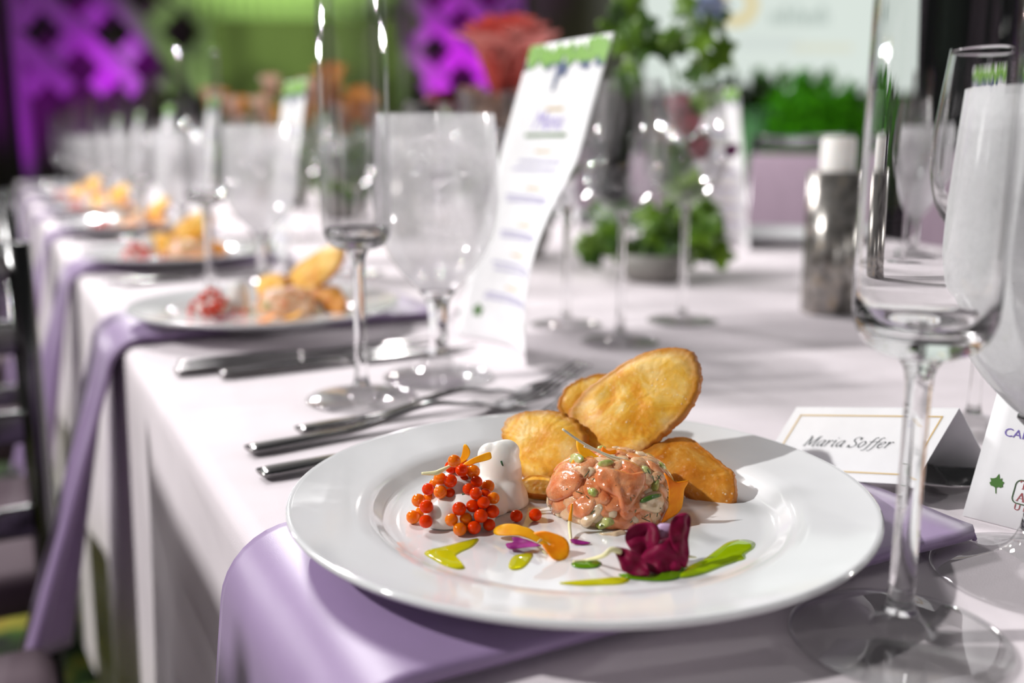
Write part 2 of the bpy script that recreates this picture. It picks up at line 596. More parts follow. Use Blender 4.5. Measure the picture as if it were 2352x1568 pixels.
def slab3(O, n, tf, tb, rings=12, bend=None, amp=0.0, nf=60.0, power=3.0, edgew=0.75, seed=0.0, shape=None, disp=None):
    c = sum(O, Vector()) / len(O)
    m = len(O)
    ax = (O[0] - c).normalized()
    ay = n.cross(ax).normalized()
    size = max((p - c).length for p in O)
    V, F, E = [], [], []
    def put(p, r, side):
        h = max(0.0, 1 - r ** power) ** 0.5
        q = p.copy()
        d = p - c
        x, y = d.dot(ax) / size, d.dot(ay) / size
        if bend:
            q += n * bend(x, y)
        if shape:
            q += n * shape(d) * (h if side else h)
        off = (tf if side else -tb) * h
        if amp:
            off += amp * h * noise.noise((p + Vector((seed, 0, 0))) * nf) * (1 if side else 0.7)
        if disp:
            off += disp(p + Vector((seed, 0, 0)), r) * (1 if side else -.7)
        V.append(q + n * off)
        E.append(max(0.0, (r - edgew) / (1 - edgew)))
        return len(V) - 1
    rim = [put(p, 1.0, True) for p in O]
    for side in (True, False):
        prev = rim
        for k in range(rings - 1, 0, -1):
            r = k / rings
            cur = [put(c + (p - c) * r, r, side) for p in O]
            for j in range(m):
                q = (prev[j], prev[(j + 1) % m], cur[(j + 1) % m], cur[j])
                F.append(q if side else q[::-1])
            prev = cur
        ce = put(c.copy(), 0.0, side)
        for j in range(m):
            q = (prev[j], prev[(j + 1) % m], ce)
            F.append(q if side else q[::-1])
    return V, F, E

def add_edge_attr(me, E):
    a = me.attributes.new('edge', 'FLOAT', 'POINT')
    a.data.foreach_set('value', E)

def camn(tilt=0.0, turn=0.0):
    """plane normal looking back at the camera side, tilted up, turned to the left (+) or right (-)"""
    h = (-F0 * math.cos(turn) - RT * math.sin(turn))
    return (h * math.cos(tilt) + ZV * math.sin(tilt)).normalized()

rad = math.radians

# ------------------------------------------------------------------ the room
FLZ = -0.75
V, F = box(-4, 13, -3, 14, FLZ - 0.05, FLZ)
tag(link('floor', mesh('floor', V, F, False), CARPET), kind='structure')
a = at_fwd(-900, 326, 9.6); b = at_fwd(3300, 326, 9.6)
V = [Vector((a.x, a.y, FLZ)), Vector((b.x, b.y, FLZ)), Vector((b.x, b.y, 4.2)), Vector((a.x, a.y, 4.2))]
V += [v + F0 * 0.15 for v in V]
tag(link('wall_back', mesh('wall_back', V, [(0, 1, 2, 3), (4, 7, 6, 5), (0, 4, 5, 1), (3, 2, 6, 7), (0, 3, 7, 4), (1, 5, 6, 2)], False), DARK), kind='structure')

def drape(px0, px1, dist, mat, label, amp=0.07, per=0.42, ztop=3.9, seed=0.0):
    A = at_fwd(px0, 326, dist); B = at_fwd(px1, 326, dist)
    L_ = (B - A).length
    n = max(20, int(L_ / per * 14))
    V, F = [], []
    zs = [FLZ + 0.02, 0.2, 1.0, 2.0, 3.0, ztop]
    for j, z in enumerate(zs):
        for i in range(n + 1):
            t = i / n
            s = t * L_
            o = amp * math.sin(2 * PI * s / per + seed + 0.9 * math.sin(s * 2.1 + seed)) * (1.0 - 0.25 * j / 5)
            p = A.lerp(B, t) - F0 * (o + amp)
            V.append(Vector((p.x, p.y, z)))
    for j in range(len(zs) - 1):
        for i in range(n):
            q = j * (n + 1) + i
            F.append((q, q + 1, q + n + 2, q + n + 1))
    o = single('stage_drape', V, F, mat, label, 'drape', 'drapes along the far wall')
    s = o.modifiers.new('thickness', 'SOLIDIFY')
    s.thickness = 0.006
    return o

drape(-500, 455, 9.0, DRAPE, 'pleated drape washed in violet light behind the lattice screen', seed=0.3)
drape(460, 915, 9.0, DRAPE, 'pleated drape washed in green light under the pale valance', seed=1.3, per=0.6)
drape(920, 1200, 9.0, DRAPE, 'pleated drape behind the violet lattice beside the coral bloom', seed=2.3)
drape(1205, 1475, 9.0, DRAPE, 'dim olive drape between the lattice and the projection screen', seed=0.9, per=0.55)
drape(1480, 3200, 9.2, DARK, 'black drape behind the projection screen', seed=0.9, per=0.55)

def lattice(cx, cy, wpx, hpx, dist, per_px, wid_px, label):
    c = at_fwd(cx, cy, dist)
    k = dist / FPX
    w2, h2 = wpx * k / 2, hpx * k / 2
    T = thing('lattice_screen', label, 'lattice', (c.x, c.y, FLZ))
    c0 = Vector((0, 0, c.z - FLZ))
    per, wid = per_px * k, wid_px * k
    nn = int((w2 + h2) / per) + 1
    def clip(p, d):
        t0, t1 = -99, 99
        for q, dd, lim in ((p[0], d[0], w2), (p[1], d[1], h2)):
            ta, tb = (-lim - q) / dd, (lim - q) / dd
            if ta > tb: ta, tb = tb, ta
            t0, t1 = max(t0, ta), min(t1, tb)
        return t0, t1
    s2 = math.sqrt(0.5)
    for di, d in enumerate(((s2, s2), (s2, -s2))):
        nrm = (-d[1], d[0])
        for i in range(-nn, nn + 1):
            p = (nrm[0] * per * (i + 0.25), nrm[1] * per * (i + 0.25))
            t0, t1 = clip(p, d)
            if t1 - t0 < wid * 0.8:
                continue
            off = 0.02 * (1 if di else -1)
            ends = []
            for t in (t0, t1):
                for s in (-1, 1):
                    ends.append((p[0] + d[0] * t + nrm[0] * wid / 2 * s, p[1] + d[1] * t + nrm[1] * wid / 2 * s))
            V = []
            for dp in (-0.012, 0.012):
                for e in ends:
                    V.append(c0 + RT * e[0] + ZV * e[1] - F0 * (off + dp))
            FF = [(0, 1, 3, 2), (4, 6, 7, 5), (0, 4, 5, 1), (2, 3, 7, 6), (0, 2, 6, 4), (1, 5, 7, 3)]
            link('slat', mesh('slat', V, FF, False), LATT, T)
    for s in (-1, 1):
        V = [c0 + RT * (w2 * s + a) + ZV * z - F0 * dd for dd in (-0.05, 0.05) for a, z in ((-.03, -c0.z), (.03, -c0.z), (.03, h2), (-.03, h2))]
        link('post', mesh('post', V, [(0, 1, 2, 3), (7, 6, 5, 4), (0, 4, 5, 1), (1, 5, 6, 2), (2, 6, 7, 3), (3, 7, 4, 0)], False), LATT, T)
    return T
lattice(255, 30, 420, 330, 8.5, 108, 44, 'violet lit lattice screen of crossed wide slats before the left drape')
lattice(1060, 20, 260, 350, 8.5, 84, 31, 'violet lit lattice screen between the green drape and the coral bloom')

# pale valance over the green drape
A = at_fwd(445, 30, 8.3); B = at_fwd(905, 30, 8.3)
zt, zb = at_fwd(600, -50, 8.3).z, at_fwd(600, 46, 8.3).z
V, F = [], []
n = 90
for z in (zb, (zb + zt) / 2, zt):
    for i in range(n + 1):
        p = A.lerp(B, i / n) - F0 * 0.03 * math.sin(i * 1.2)
        V.append(Vector((p.x, p.y, z)))
for j in range(2):
    for i in range(n):
        q = j * (n + 1) + i
        F.append((q, q + 1, q + n + 2, q + n + 1))
o = single('valance', V, F, pbr('pale_valance', (0.6, 0.6, 0.55), 0.7), 'pale pleated valance glowing green above the green drape', 'valance')
o.modifiers.new('t', 'SOLIDIFY').thickness = 0.01

# coloured stage lights washing the drapes
def pl(px, py, d, z=None):
    p = at_fwd(px, py, d)
    return Vector((p.x, p.y, p.z if z is None else z))
VIO, GRN = (0.44, 0.0, 0.66), (0.42, 0.72, 0.17)
lamp('violet_uplight', 'SPOT', pl(120, 326, 7.3, -0.55), pl(90, 60, 8.9), 115, VIO, 0.08, 60, 0.9)
lamp('violet_uplight', 'SPOT', pl(300, 326, 7.4, -0.35), pl(270, 130, 8.6), 190, VIO, 0.08, 26, 1.0)
lamp('violet_uplight', 'SPOT', pl(1050, 326, 7.4, -0.35), pl(1040, 120, 8.6), 210, (0.50, 0.0, 0.66), 0.08, 30, 0.9)
lamp('violet_uplight', 'SPOT', pl(1130, 326, 7.2, -0.35), pl(1110, -10, 8.6), 90, (0.45, 0.01, 0.62), 0.08, 40, 0.9)
lamp('green_uplight', 'SPOT', pl(660, 326, 7.0, -0.5), pl(690, 130, 8.9), 190, GRN, 0.08, 55, 0.9)
lamp('green_downlight', 'SPOT', pl(640, 100, 7.2, 2.7), pl(640, 10, 8.3), 190, GRN, 0.08, 70, 0.9)
lamp('olive_uplight', 'SPOT', pl(1330, 326, 7.4, -0.5), pl(1340, 60, 8.9), 22, (0.5, 0.62, 0.2), 0.08, 40, 0.9)

# projection screen with its slide
T = thing('projection_screen', 'pale mint projection screen with a golden ring emblem and grey title', 'screen', pl(1790, 326, 8.6, FLZ))
def quad_on(px0, py0, px1, py1, d, th=0.004):
    c = [at_fwd(px0, py1, d), at_fwd(px1, py1, d), at_fwd(px1, py0, d), at_fwd(px0, py0, d)]
    c2 = [p + F0 * th for p in c]
    return c + c2, [(0, 1, 2, 3), (7, 6, 5, 4), (0, 4, 5, 1), (1, 5, 6, 2), (2, 6, 7, 3), (3, 7, 4, 0)]
def spart(name, VF, mat, parent=None, smooth=False):
    p = parent or T
    return link(name, mesh(name, shift(VF[0], T.location), VF[1], smooth), mat, p)
MINT = screenmat('slide_mint', (0.66, 0.73, 0.68), 1.0)
face = spart('slide', quad_on(1478, -420, 2078, 216, 8.6, 0.02), MINT)
SG = screenmat('slide_gold', (0.70, 0.60, 0.32), 1.0)
SGR = screenmat('slide_grey', (0.45, 0.52, 0.48), 1.0)
SGL = screenmat('slide_pale_grey', (0.60, 0.66, 0.63), 1.0)
SYL = screenmat('slide_pale_gold', (0.66, 0.68, 0.56), 1.0)
SLF = screenmat('slide_green', (0.13, 0.30, 0.09), 1.0)
ring = []
c = (1690, 10)
Vr, Fr = [], []
for k in range(36):
    an = 2 * PI * k / 36
    for r in (26, 52):
        Vr.append(at_fwd(c[0] + r * math.cos(an), c[1] + r * math.sin(an), 8.59))
for k in range(36):
    k2 = (k + 1) % 36
    Fr.append((2 * k, 2 * k + 1, 2 * k2 + 1, 2 * k2))
spart('emblem_ring', (Vr, Fr), SG, face)
rr = random.Random(3)
def greek(x0, x1, y0, y1, m, tall=0.0):
    VF = []
    x = x0
    while x < x1:
        w = rr.uniform(8, 18)
        up = tall if rr.random() < 0.35 else 0
        VF.append(quad_on(x, y0 - up, min(x + w, x1), y1, 8.59, 0.002))
        x += w + 3.5
    spart('title_line', join(VF), m, face)
greek(1768, 1905, 28, 56, SGR, 16)
greek(1700, 1835, 88, 112, SGL)
greek(1820, 1960, 100, 120, SYL)
# leafy hedge along the foot of the screen
def leafmesh(L_, w, fold=0.15):
    V = [Vector((0, 0, 0)), Vector((L_ * .35, w * .5, fold * w)), Vector((L_ * .75, w * .38, fold * w * .5)), Vector((L_, 0, -L_ * .06)),
         Vector((L_ * .75, -w * .38, fold * w * .5)), Vector((L_ * .35, -w * .5, fold * w)), Vector((L_ * .4, 0, 0)), Vector((L_ * .75, 0, 0))]
    return V, [(0, 6, 1), (6, 7, 2, 1), (7, 3, 2), (0, 5, 6), (5, 4, 7, 6), (4, 3, 7)]
def foliage(centre, rx, ry, rz, n, L_, rg, seed):
    r = random.Random(seed)
    VF = []
    for i in range(n):
        while True:
            p = Vector((r.uniform(-1, 1), r.uniform(-1, 1), r.uniform(-1, 1)))
            if p.length < 1: break
        d = (p + Vector((r.uniform(-.6, .6), r.uniform(-.6, .6), r.uniform(-.2, .8)))).normalized()
        q = d.to_track_quat('X', 'Z') @ Matrix.Rotation(r.uniform(-1, 1), 3, 'X').to_quaternion()
        s = L_ * r.uniform(.7, 1.3)
        lv, lf = leafmesh(s, s * rg)
        o = Vector((p.x * rx, p.y * ry, p.z * rz)) + Vector(centre)
        VF.append(([q @ v + o for v in lv], lf))
    return join(VF)
b0 = pl(1790, 326, 8.2, FLZ)
T2 = thing('hedge_planter', 'long leafy green hedge in a black box along the foot of the projection screen', 'planter', b0, -YAW)
V, F = box(-1.15, 1.15, -0.13, 0.13, 0, 0.35, 0.01)
link('box', mesh('box', V, F, False), BLACKM, T2)
V, F = foliage((0, 0, 0.84), 1.16, .16, .58, 2600, .13, .55, 40)
tag(link('foliage', mesh('foliage', V, F), LEAF, T2), kind='stuff')
lamp('green_uplight', 'SPOT', pl(1780, 326, 6.6, 0.1), pl(1790, 230, 8.2), 110, (0.3, 0.8, 0.3), 0.08, 70, 0.9)
# dark lectern in front of the screen
lb = pl(1722, 326, 7.6, FLZ)
T = thing('lectern', 'small dark lectern standing before the projection screen', 'lectern', lb, -YAW)
V, F = box(-.09, .09, -.08, .08, 0, 1.15, .01)
link('column', mesh('column', V, F, False), BLACKM, T)
V, F = box(-.16, .16, -.14, .14, 1.15, 1.19, .01)
link('desk', mesh('desk', V, F, False), BLACKM, T)
V, F = tube([(0, 0, 1.19), (0, .02, 1.36), (0, -.05, 1.46)], .012, 8)
link('microphone', mesh('microphone', V, F), BLACKM, T)

# ------------------------------------------------------------------ table and cloth
X0, X1, Y0, Y1 = 0.095, 1.50, -0.45, 5.5
T = thing('banquet_table', 'long banquet table under the white tablecloth', 'table', (0.8, 2.5, FLZ))
V, F = box(X0 - .8 + .004, X1 - .8 - .004, Y0 - 2.5 + .01, Y1 - 2.5 - .01, 0.715, 0.7475, .004)
link('tabletop', mesh('tabletop', V, F, False), OAK, T)
for lx in (-.55, .55):
    for ly in (-2.6, -1.0, 1.0, 2.6):
        V, F = tube([(lx, ly, 0), (lx, ly, .715)], .02, 10)
        link('leg', mesh('leg', V, F), BLACKM, T)

def cloth_section():
    pts = []
    for k in range(17):
        pts.append(('L', -0.68 + 0.66 * k / 16))
    for k in range(1, 6):
        a = PI - (PI / 2) * k / 5
        pts.append(('T', X0 + .012 + .012 * math.cos(a), -.012 + .012 * math.sin(a)))
    for k in range(1, 40):
        pts.append(('T', X0 + .012 + (X1 - X0 - .024) * k / 40, 0.0))
    for k in range(0, 6):
        a = PI / 2 - (PI / 2) * k / 5
        pts.append(('T', X1 - .012 + .012 * math.cos(a), -.012 + .012 * math.sin(a)))
    for k in range(17):
        pts.append(('R', -0.02 - 0.66 * k / 16))
    return pts
def fold(y, d, ph):
    a = min(1.0, max(0, d - .02) / 0.30)
    w = 0.5 + 0.5 * math.sin(2 * PI * y / 0.34 + ph + 0.8 * math.sin(y * 3.1 + ph))
    w2 = 0.5 + 0.5 * math.sin(2 * PI * y / 0.13 + ph * 2 + 1.5 * math.sin(y * 5))
    return a * (0.019 * w + 0.006 * w2) + 0.015 * max(0, d - .3)
sec = cloth_section()
V, F = [], []
ny = 300
for j in range(ny + 1):
    y = Y0 + (Y1 - Y0) * j / ny
    for p in sec:
        if p[0] == 'T':
            V.append((p[1], y, p[2] + 0.0004 * noise.noise(Vector((p[1] * 9, y * 9, 0)))))
        elif p[0] == 'L':
            V.append((X0 - fold(y, -p[1], 0.4), y, p[1]))
        else:
            V.append((X1 + fold(y, -p[1], 2.0), y, p[1]))
m = len(sec)
for j in range(ny):
    for i in range(m - 1):
        q = j * m + i
        F.append((q, q + 1, q + m + 1, q + m))
single('tablecloth', V, F, CLOTH, 'white satin tablecloth hanging in soft folds over the long table', 'tablecloth', base=Vector((0.8, 2.5, -0.7)))

# ------------------------------------------------------------------ napkins
def napkin(y0, y1, xr, hang, flare, seed, label, ph=0.0, fl=1.6, detail=False, A=0.02):
    nt = 28
    prof = []
    n1 = 16
    for k in range(n1 + 1):
        x = xr + (0.116 - xr) * k / n1
        prof.append((x, 0.0052, 0.0, 0.0))
    for k in range(1, 9):
        a = PI / 2 + (PI / 2) * k / 8 * 0.95
        prof.append((0.116 + 0.032 * math.cos(a), -0.0268 + 0.032 * math.sin(a), k / 8 * 0.04, 0.0))
    x, z = prof[-1][0], prof[-1][1]
    for k in range(1, 19):
        t = k / 18
        prof.append((x - flare * t, z - hang * t, 0.04 + 0.96 * t, t))
    V, F = [], []
    for (x, z, g, hh) in prof:
        for i in range(nt + 1):
            t = i / nt
            w = 0.5 + 0.5 * math.sin(2 * PI * fl * t + ph)
            yy = y0 + (y1 - y0) * (0.5 + (t - .5) * (1 - 0.10 * g))
            xx = x - A * g * w * 2 + 0.0
            zz = z + 0.02 * hh * math.sin(2 * PI * t * .8 + ph)
            if g == 0:
                rr_ = min(1.0, (xr - x) / 0.03 + 0.0)
                zz += 0.0015 * (0.5 + 0.5 * noise.noise(Vector((x * 30, yy * 30, seed)))) * (1 if xr - x < .1 else .2)
                if xr - x < 0.012 and (i == 0 or i == nt):
                    xx -= 0.006
            V.append(Vector((xx, yy, zz)))
    for j in range(len(prof) - 1):
        for i in range(nt):
            q = j * (nt + 1) + i
            F.append((q, q + nt + 1, q + nt + 2, q + 1))
    base = Vector((0.25, (y0 + y1) / 2, 0.001))
    T = thing('napkin', label, 'napkin', base, 0, 'lavender napkins')
    o = link('cloth', mesh('cloth', shift(V, base), F), SATIN, T)
    s = o.modifiers.new('t', 'SOLIDIFY')
    s.thickness = 0.0042
    s.offset = 1.0 if False else -1.0
    # hem along the end that lies on the table
    ed = [V[i] + Vector((0.0, 0, 0.0)) for i in range(nt + 1)]
    hv, hf = tube(ed, 0.0013, 6)
    h = link('hem', mesh('hem', shift(hv, base), hf), HEM, T)
    if detail:
        VF = []
        for i in range(nt * 2):
            t = i / (nt * 2)
            p = V[int(t * nt)].lerp(V[min(nt, int(t * nt) + 1)], t * nt - int(t * nt)) + Vector((-0.004, 0, 0.0012))
            VF.append(tube([p, p + Vector((0.0004, (y1 - y0) / nt * .33, 0.0001))], 0.0003, 4))
        sv, sf = join(VF)
        link('stitching', mesh('stitching', shift(sv, base), sf), HEM, h)
    return T

SET_Y = [0.396, 1.045, 1.635, 2.27, 2.87, 3.47, 4.07, 4.67]
ORD = ['first', 'second', 'third', 'fourth', 'fifth', 'sixth', 'seventh', 'eighth']
def place(i):
    return 'at the place with the name card' if i == 0 else f'at the {ORD[i]} place after the name card'
napkin(0.298, 0.462, 0.408, 0.34, 0.02, 1, 'lavender satin napkin under the plate ' + place(0), 2.2, 0.9, True, 0.010)
napkin(0.995, 1.165, 0.430, 0.31, 0.055, 2, 'lavender satin napkin under the plate ' + place(1), 0.6, 2.0, False, 0.024)
for i in range(2, 8):
    napkin(SET_Y[i] - .055, SET_Y[i] + .105, 0.42, 0.28 + .02 * (i % 3), 0.055, i + 1, 'lavender satin napkin under the plate ' + place(i), i * 1.7, 1.8, False, 0.022)

# ------------------------------------------------------------------ plates
PL_PROF = [(0, 0.003), (0.062, 0.003), (0.066, 0.0), (0.072, 0.0), (0.074, 0.004), (0.092, 0.0065), (0.102, 0.011), (0.125, 0.0145), (0.1385, 0.0172),
           (0.1400, 0.0188), (0.1398, 0.0202), (0.1385, 0.0207), (0.137, 0.0203), (0.125, 0.0182), (0.110, 0.0160), (0.1035, 0.0150), (0.0995, 0.0130), (0.096, 0.0100), (0.092, 0.0080), (0.086, 0.0072), (0, 0.0070)]
PLM = mesh('plate', *lathe(PL_PROF, 128))
PZ = 0.0064
def plate(x, y, label, z=PZ, group='white plates'):
    return tag(link('plate', PLM, PORC, None, (x, y, z)), label, 'plate', group)
plate(PC.x, PC.y, 'white wide-rimmed plate of salmon tartare in front of the name card')
WELL = PZ + 0.0071
PLX = 0.245
for i in range(1, 8):
    plate(PLX, SET_Y[i], 'white wide-rimmed plate ' + place(i))

# ------------------------------------------------------------------ food on the near plate
def chipdisp(p, r):
    d = noise.voronoi(p * 210)[0][0]
    k = max(0.0, 1 - (d / .42) ** 2)
    on = 1 if noise.noise(p * 70 + Vector((7, 1, 0))) > .05 else .25
    rimf = min(1, (1 - r) * 8)
    return (.00032 * k * on + .00018 * noise.noise(p * 520)) * rimf + .0010 * math.exp(-((r - .93) / .05) ** 2)
def chip(outline, pt, n, tf, tb, mat, label, bend=None, amp=0.0016, seed=0.0, shape=None, power=3.0, edgew=0.72, group='fried potato chips on the near plate'):
    V, F, E = pxslab(outline, pt, n, tf, tb, 30, 9, bend, amp, 75, power, edgew, seed, shape, chipdisp, 0.0011)
    base = Vector((sum(v.x for v in V) / len(V), sum(v.y for v in V) / len(V), min(v.z for v in V)))
    me = mesh('potato_chip', shift(V, base), F)
    add_edge_attr(me, E)
    return tag(link('potato_chip', me, mat, None, base), label, 'chip', group)

BIG = [(1310, 1000), (1304, 950), (1335, 905), (1385, 862), (1440, 824), (1500, 800), (1552, 793), (1590, 806), (1609, 836), (1614, 872), (1604, 912), (1578, 952),
       (1545, 985), (1512, 1015), (1480, 1042), (1440, 1062), (1385, 1068), (1335, 1052)]
nb = camn(rad(38), rad(24))
big = chip(BIG, at_fwd(1410, 1050, 0.507), nb, 0.0055, 0.004, CHIP, 'large puffed golden potato chip standing tallest above the tartare',
     lambda x, y: -0.006 * y * y, 0.0022, 0.0)
LEFT = [(1154, 1000), (1160, 975), (1182, 955), (1215, 945), (1262, 942), (1300, 950), (1330, 968), (1352, 1000), (1350, 1040), (1325, 1075), (1290, 1098), (1255, 1112), (1222, 1108), (1195, 1090), (1182, 1060), (1168, 1030)]
lc = chip(LEFT, at_fwd(1240, 1108, 0.508), camn(rad(30), rad(30)), 0.0080, 0.004, CHIP, 'round puffed golden potato chip leaning behind the white cream', None, 0.0014, 3.1, power=2.4)
RIGHT = [(1462, 1052), (1490, 1030), (1530, 1002), (1562, 990), (1592, 996), (1618, 1022), (1650, 1058), (1680, 1085), (1692, 1112), (1690, 1148), (1672, 1172), (1642, 1180), (1615, 1162), (1580, 1138), (1540, 1112), (1500, 1092)]
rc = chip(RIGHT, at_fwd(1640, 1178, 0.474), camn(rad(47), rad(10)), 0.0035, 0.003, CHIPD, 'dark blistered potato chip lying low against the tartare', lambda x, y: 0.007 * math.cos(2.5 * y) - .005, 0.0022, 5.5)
BACK = [(1282, 935), (1290, 905), (1312, 882), (1345, 866), (1385, 858), (1420, 868), (1440, 900), (1420, 950), (1370, 985), (1320, 985), (1292, 962)]
bc = chip(BACK, at_fwd(1350, 980, 0.545), camn(rad(35), rad(15)), 0.003, 0.003, CHIP, 'golden potato chip tucked behind the tallest chip', None, 0.0016, 8.2)
UND = [(1190, 1112), (1215, 1097), (1260, 1100), (1300, 1112), (1330, 1128), (1310, 1145), (1250, 1143), (1205, 1135)]
uc = chip(UND, on_z(1240, 1130, WELL + .003), camn(rad(75), rad(0)), 0.002, 0.002, CHIP, 'flat potato chip lying on the plate under the round chip', None, 0.001, 9.9)

# cream: one smooth body from overlapping lobes
def ell(c, r, q=None):
    v, f = ico(3)
    q = q or Matrix.Identity(3)
    return [q @ Vector((p.x * r[0], p.y * r[1], p.z * r[2])) + c for p in v], f
CB = pbr  # keep name short below
camrot = Matrix((RT, F0, ZV)).transposed()
def L2(px, py, d):
    return at_fwd(px, py, d)
lobes = [(L2(1052, 1150, .462), (.0145, .013, .0155)), (L2(1022, 1188, .450), (.0105, .011, .0100)), (L2(1080, 1180, .452), (.0125, .012, .0125)),
         (L2(1162, 1160, .476), (.0118, .013, .0175)), (L2(1150, 1090, .480), (.0110, .011, .0180)), (L2(1126, 1046, .480), (.0066, .006, .0068)),
         (L2(1162, 1036, .482), (.0072, .006, .0062)), (L2(1120, 1170, .468), (.0115, .013, .0150))]
VF = [ell(c, r, camrot) for c, r in lobes]
V, F = join(VF)
cbase = Vector((lobes[0][0].x, lobes[0][0].y, WELL))
V = [Vector((v.x, v.y, max(v.z, WELL + .0001))) for v in V]
T = thing('cream_dollop', 'white herbed cream mound carrying the salmon roe', 'cream', cbase)
o = link('cream', mesh('cream', shift(V, cbase), F), CREAM, T)
r = o.modifiers.new('r', 'REMESH'); r.mode = 'VOXEL'; r.voxel_size = 0.0008; r.use_smooth_shade = True
s = o.modifiers.new('s', 'SMOOTH'); s.factor = 0.6; s.iterations = 8
def ell_hit(px, py, inflate, lob=lobes):
    d0 = ray(px, py).normalized()
    d = Vector((d0.dot(RT), d0.dot(F0), d0.z))
    best = None
    for c, rr_ in lob:
        R3 = [x + inflate for x in rr_]
        oc = CAM - c
        o3 = Vector((oc.dot(RT) / R3[0], oc.dot(F0) / R3[1], oc.z / R3[2]))
        dd = Vector((d.x / R3[0], d.y / R3[1], d.z / R3[2]))
        A_, B_, C_ = dd.dot(dd), 2 * o3.dot(dd), o3.dot(o3) - 1
        D_ = B_ * B_ - 4 * A_ * C_
        if D_ > 0:
            t = (-B_ - math.sqrt(D_)) / (2 * A_)
            if best is None or t < best:
                best = t
    return None if best is None else CAM + d0 * best
for i, (px, py, L_, an) in enumerate([(1153, 1064, .0026, 1.9), (1067, 1134, .0024, 0.2)]):
    p = ell_hit(px, py, -.0002)
    if p is None: continue
    d = (RT * math.cos(an) + ZV * math.sin(an)) * L_
    hv, hf = tube([p - d * .5, p + d * .5], .0005, 6)
    link('chive', mesh('chive', shift(hv, cbase), hf), HERB, T)

# salmon roe, each egg traced and set down on the cream or the plate
RR = 0.0032
eggs = [(708, 470), (605, 565), (720, 565), (840, 572), (615, 440), (812, 480), (717, 405), (512, 545), (945, 612), (405, 640), (318, 740), (515, 665), (610, 680), (835, 678),
        (993, 720), (390, 797), (905, 760), (685, 815), (805, 795), (985, 840), (270, 890), (385, 930), (880, 880), (615, 915), (745, 905), (955, 960), (690, 1000), (820, 985),
        (1200, 880), (1370, 870), (640, 385), (420, 715), (350, 850), (560, 620), (470, 600), (770, 640), (920, 690), (740, 970)]
EGM = [mesh('roe_egg', *ell(Vector(), (1, 1, .97))) for _ in range(2)]
EGM[0].materials.append(ROE); EGM[1].materials.append(ROEL)
placed = []
er = random.Random(5)
for i, (zx, zy) in enumerate(eggs):
    px, py = 880 + zx / 3.92, 960 + zy / 3.92
    r_ = RR * er.uniform(.92, 1.06)
    p = ell_hit(px, py, r_ * .92)
    g = on_z(px, py, WELL + r_)
    if p is None or (p - CAM).length > (g - CAM).length:
        p = g
        if i in (7, 9, 10, 30, 31) : p = at_fwd(px, py, .452)
    d = ray(px, py).normalized()
    for _ in range(200):
        if all((p - q).length > (r_ + s_) * .93 for q, s_ in placed) or p.z < WELL + r_ * .9:
            break
        p = p + d * .0004
    placed.append((p, r_))
    amber = i in (20, 23, 10, 7, 30, 11, 33, 34) or er.random() < .15
    o = link('roe_egg', EGM[1 if amber else 0], None, None, p)
    o.scale = (r_, r_, r_)
    tag(o, ['glossy amber salmon roe egg on the white cream', 'glossy red-orange salmon roe egg on the white cream'][0 if amber else 1], 'roe', 'salmon roe eggs')
    if i == 28: tag(o, 'loose salmon roe egg lying on the plate beside the cream', 'roe', 'salmon roe eggs')
    if i == 29: tag(o, 'loose salmon roe egg lying against the tartare', 'roe', 'salmon roe eggs')

# thin flexible pieces: petals
def petal(name, outline, pt, n, mat, label=None, bend=None, th=0.0004, amp=0.0006, parent=None, base=None, seed=0.0, cat='petal', group=None, nf=140):
    V, F, E = pxslab(outline, pt, n, th, th, 8, 5, bend, amp, nf, 6.0, .7, seed)
    if bend is None: pass
    if parent:
        return link(name, mesh(name, shift(V, base), F), mat, parent)
    return single(name, V, F, mat, label, cat, group)

e0 = ell_hit(1066, 1062, RR * 2) or at_fwd(1066, 1062, .452)
dp = (e0 - CAM).dot(F0)
petal('flower_petal', [(1040, 1072), (1052, 1060), (1060, 1045), (1066, 1022), (1074, 1020), (1081, 1030), (1081, 1042), (1072, 1055), (1058, 1066), (1046, 1073)],
      at_fwd(1062, 1048, dp + .002), camn(rad(10), rad(25)), PETY, 'small upright orange petal on top of the roe', lambda x, y: .002 * x * x, group='orange petals')
petal('flower_petal', [(1064, 1066), (1078, 1056), (1100, 1046), (1124, 1038), (1129, 1046), (1127, 1054), (1108, 1060), (1092, 1064), (1078, 1070)],
      at_fwd(1095, 1054, dp + .006), camn(rad(40), rad(0)), PETY, 'orange petal lying from the roe across the cream', lambda x, y: .002 * y * y, group='orange petals')
V, F = tube(catmull([at_fwd(968, 1087, .450), at_fwd(1000, 1086, .450), at_fwd(1014, 1080, .4515), at_fwd(1036, 1068, .453)], 5), lambda t: .0006 + .0006 * math.sin(PI * min(1, t * 1.1)), 6)
single('flower_petal', V, F, STEMY, 'thin pale yellow petal sticking out sideways from the roe', 'petal', 'orange petals')

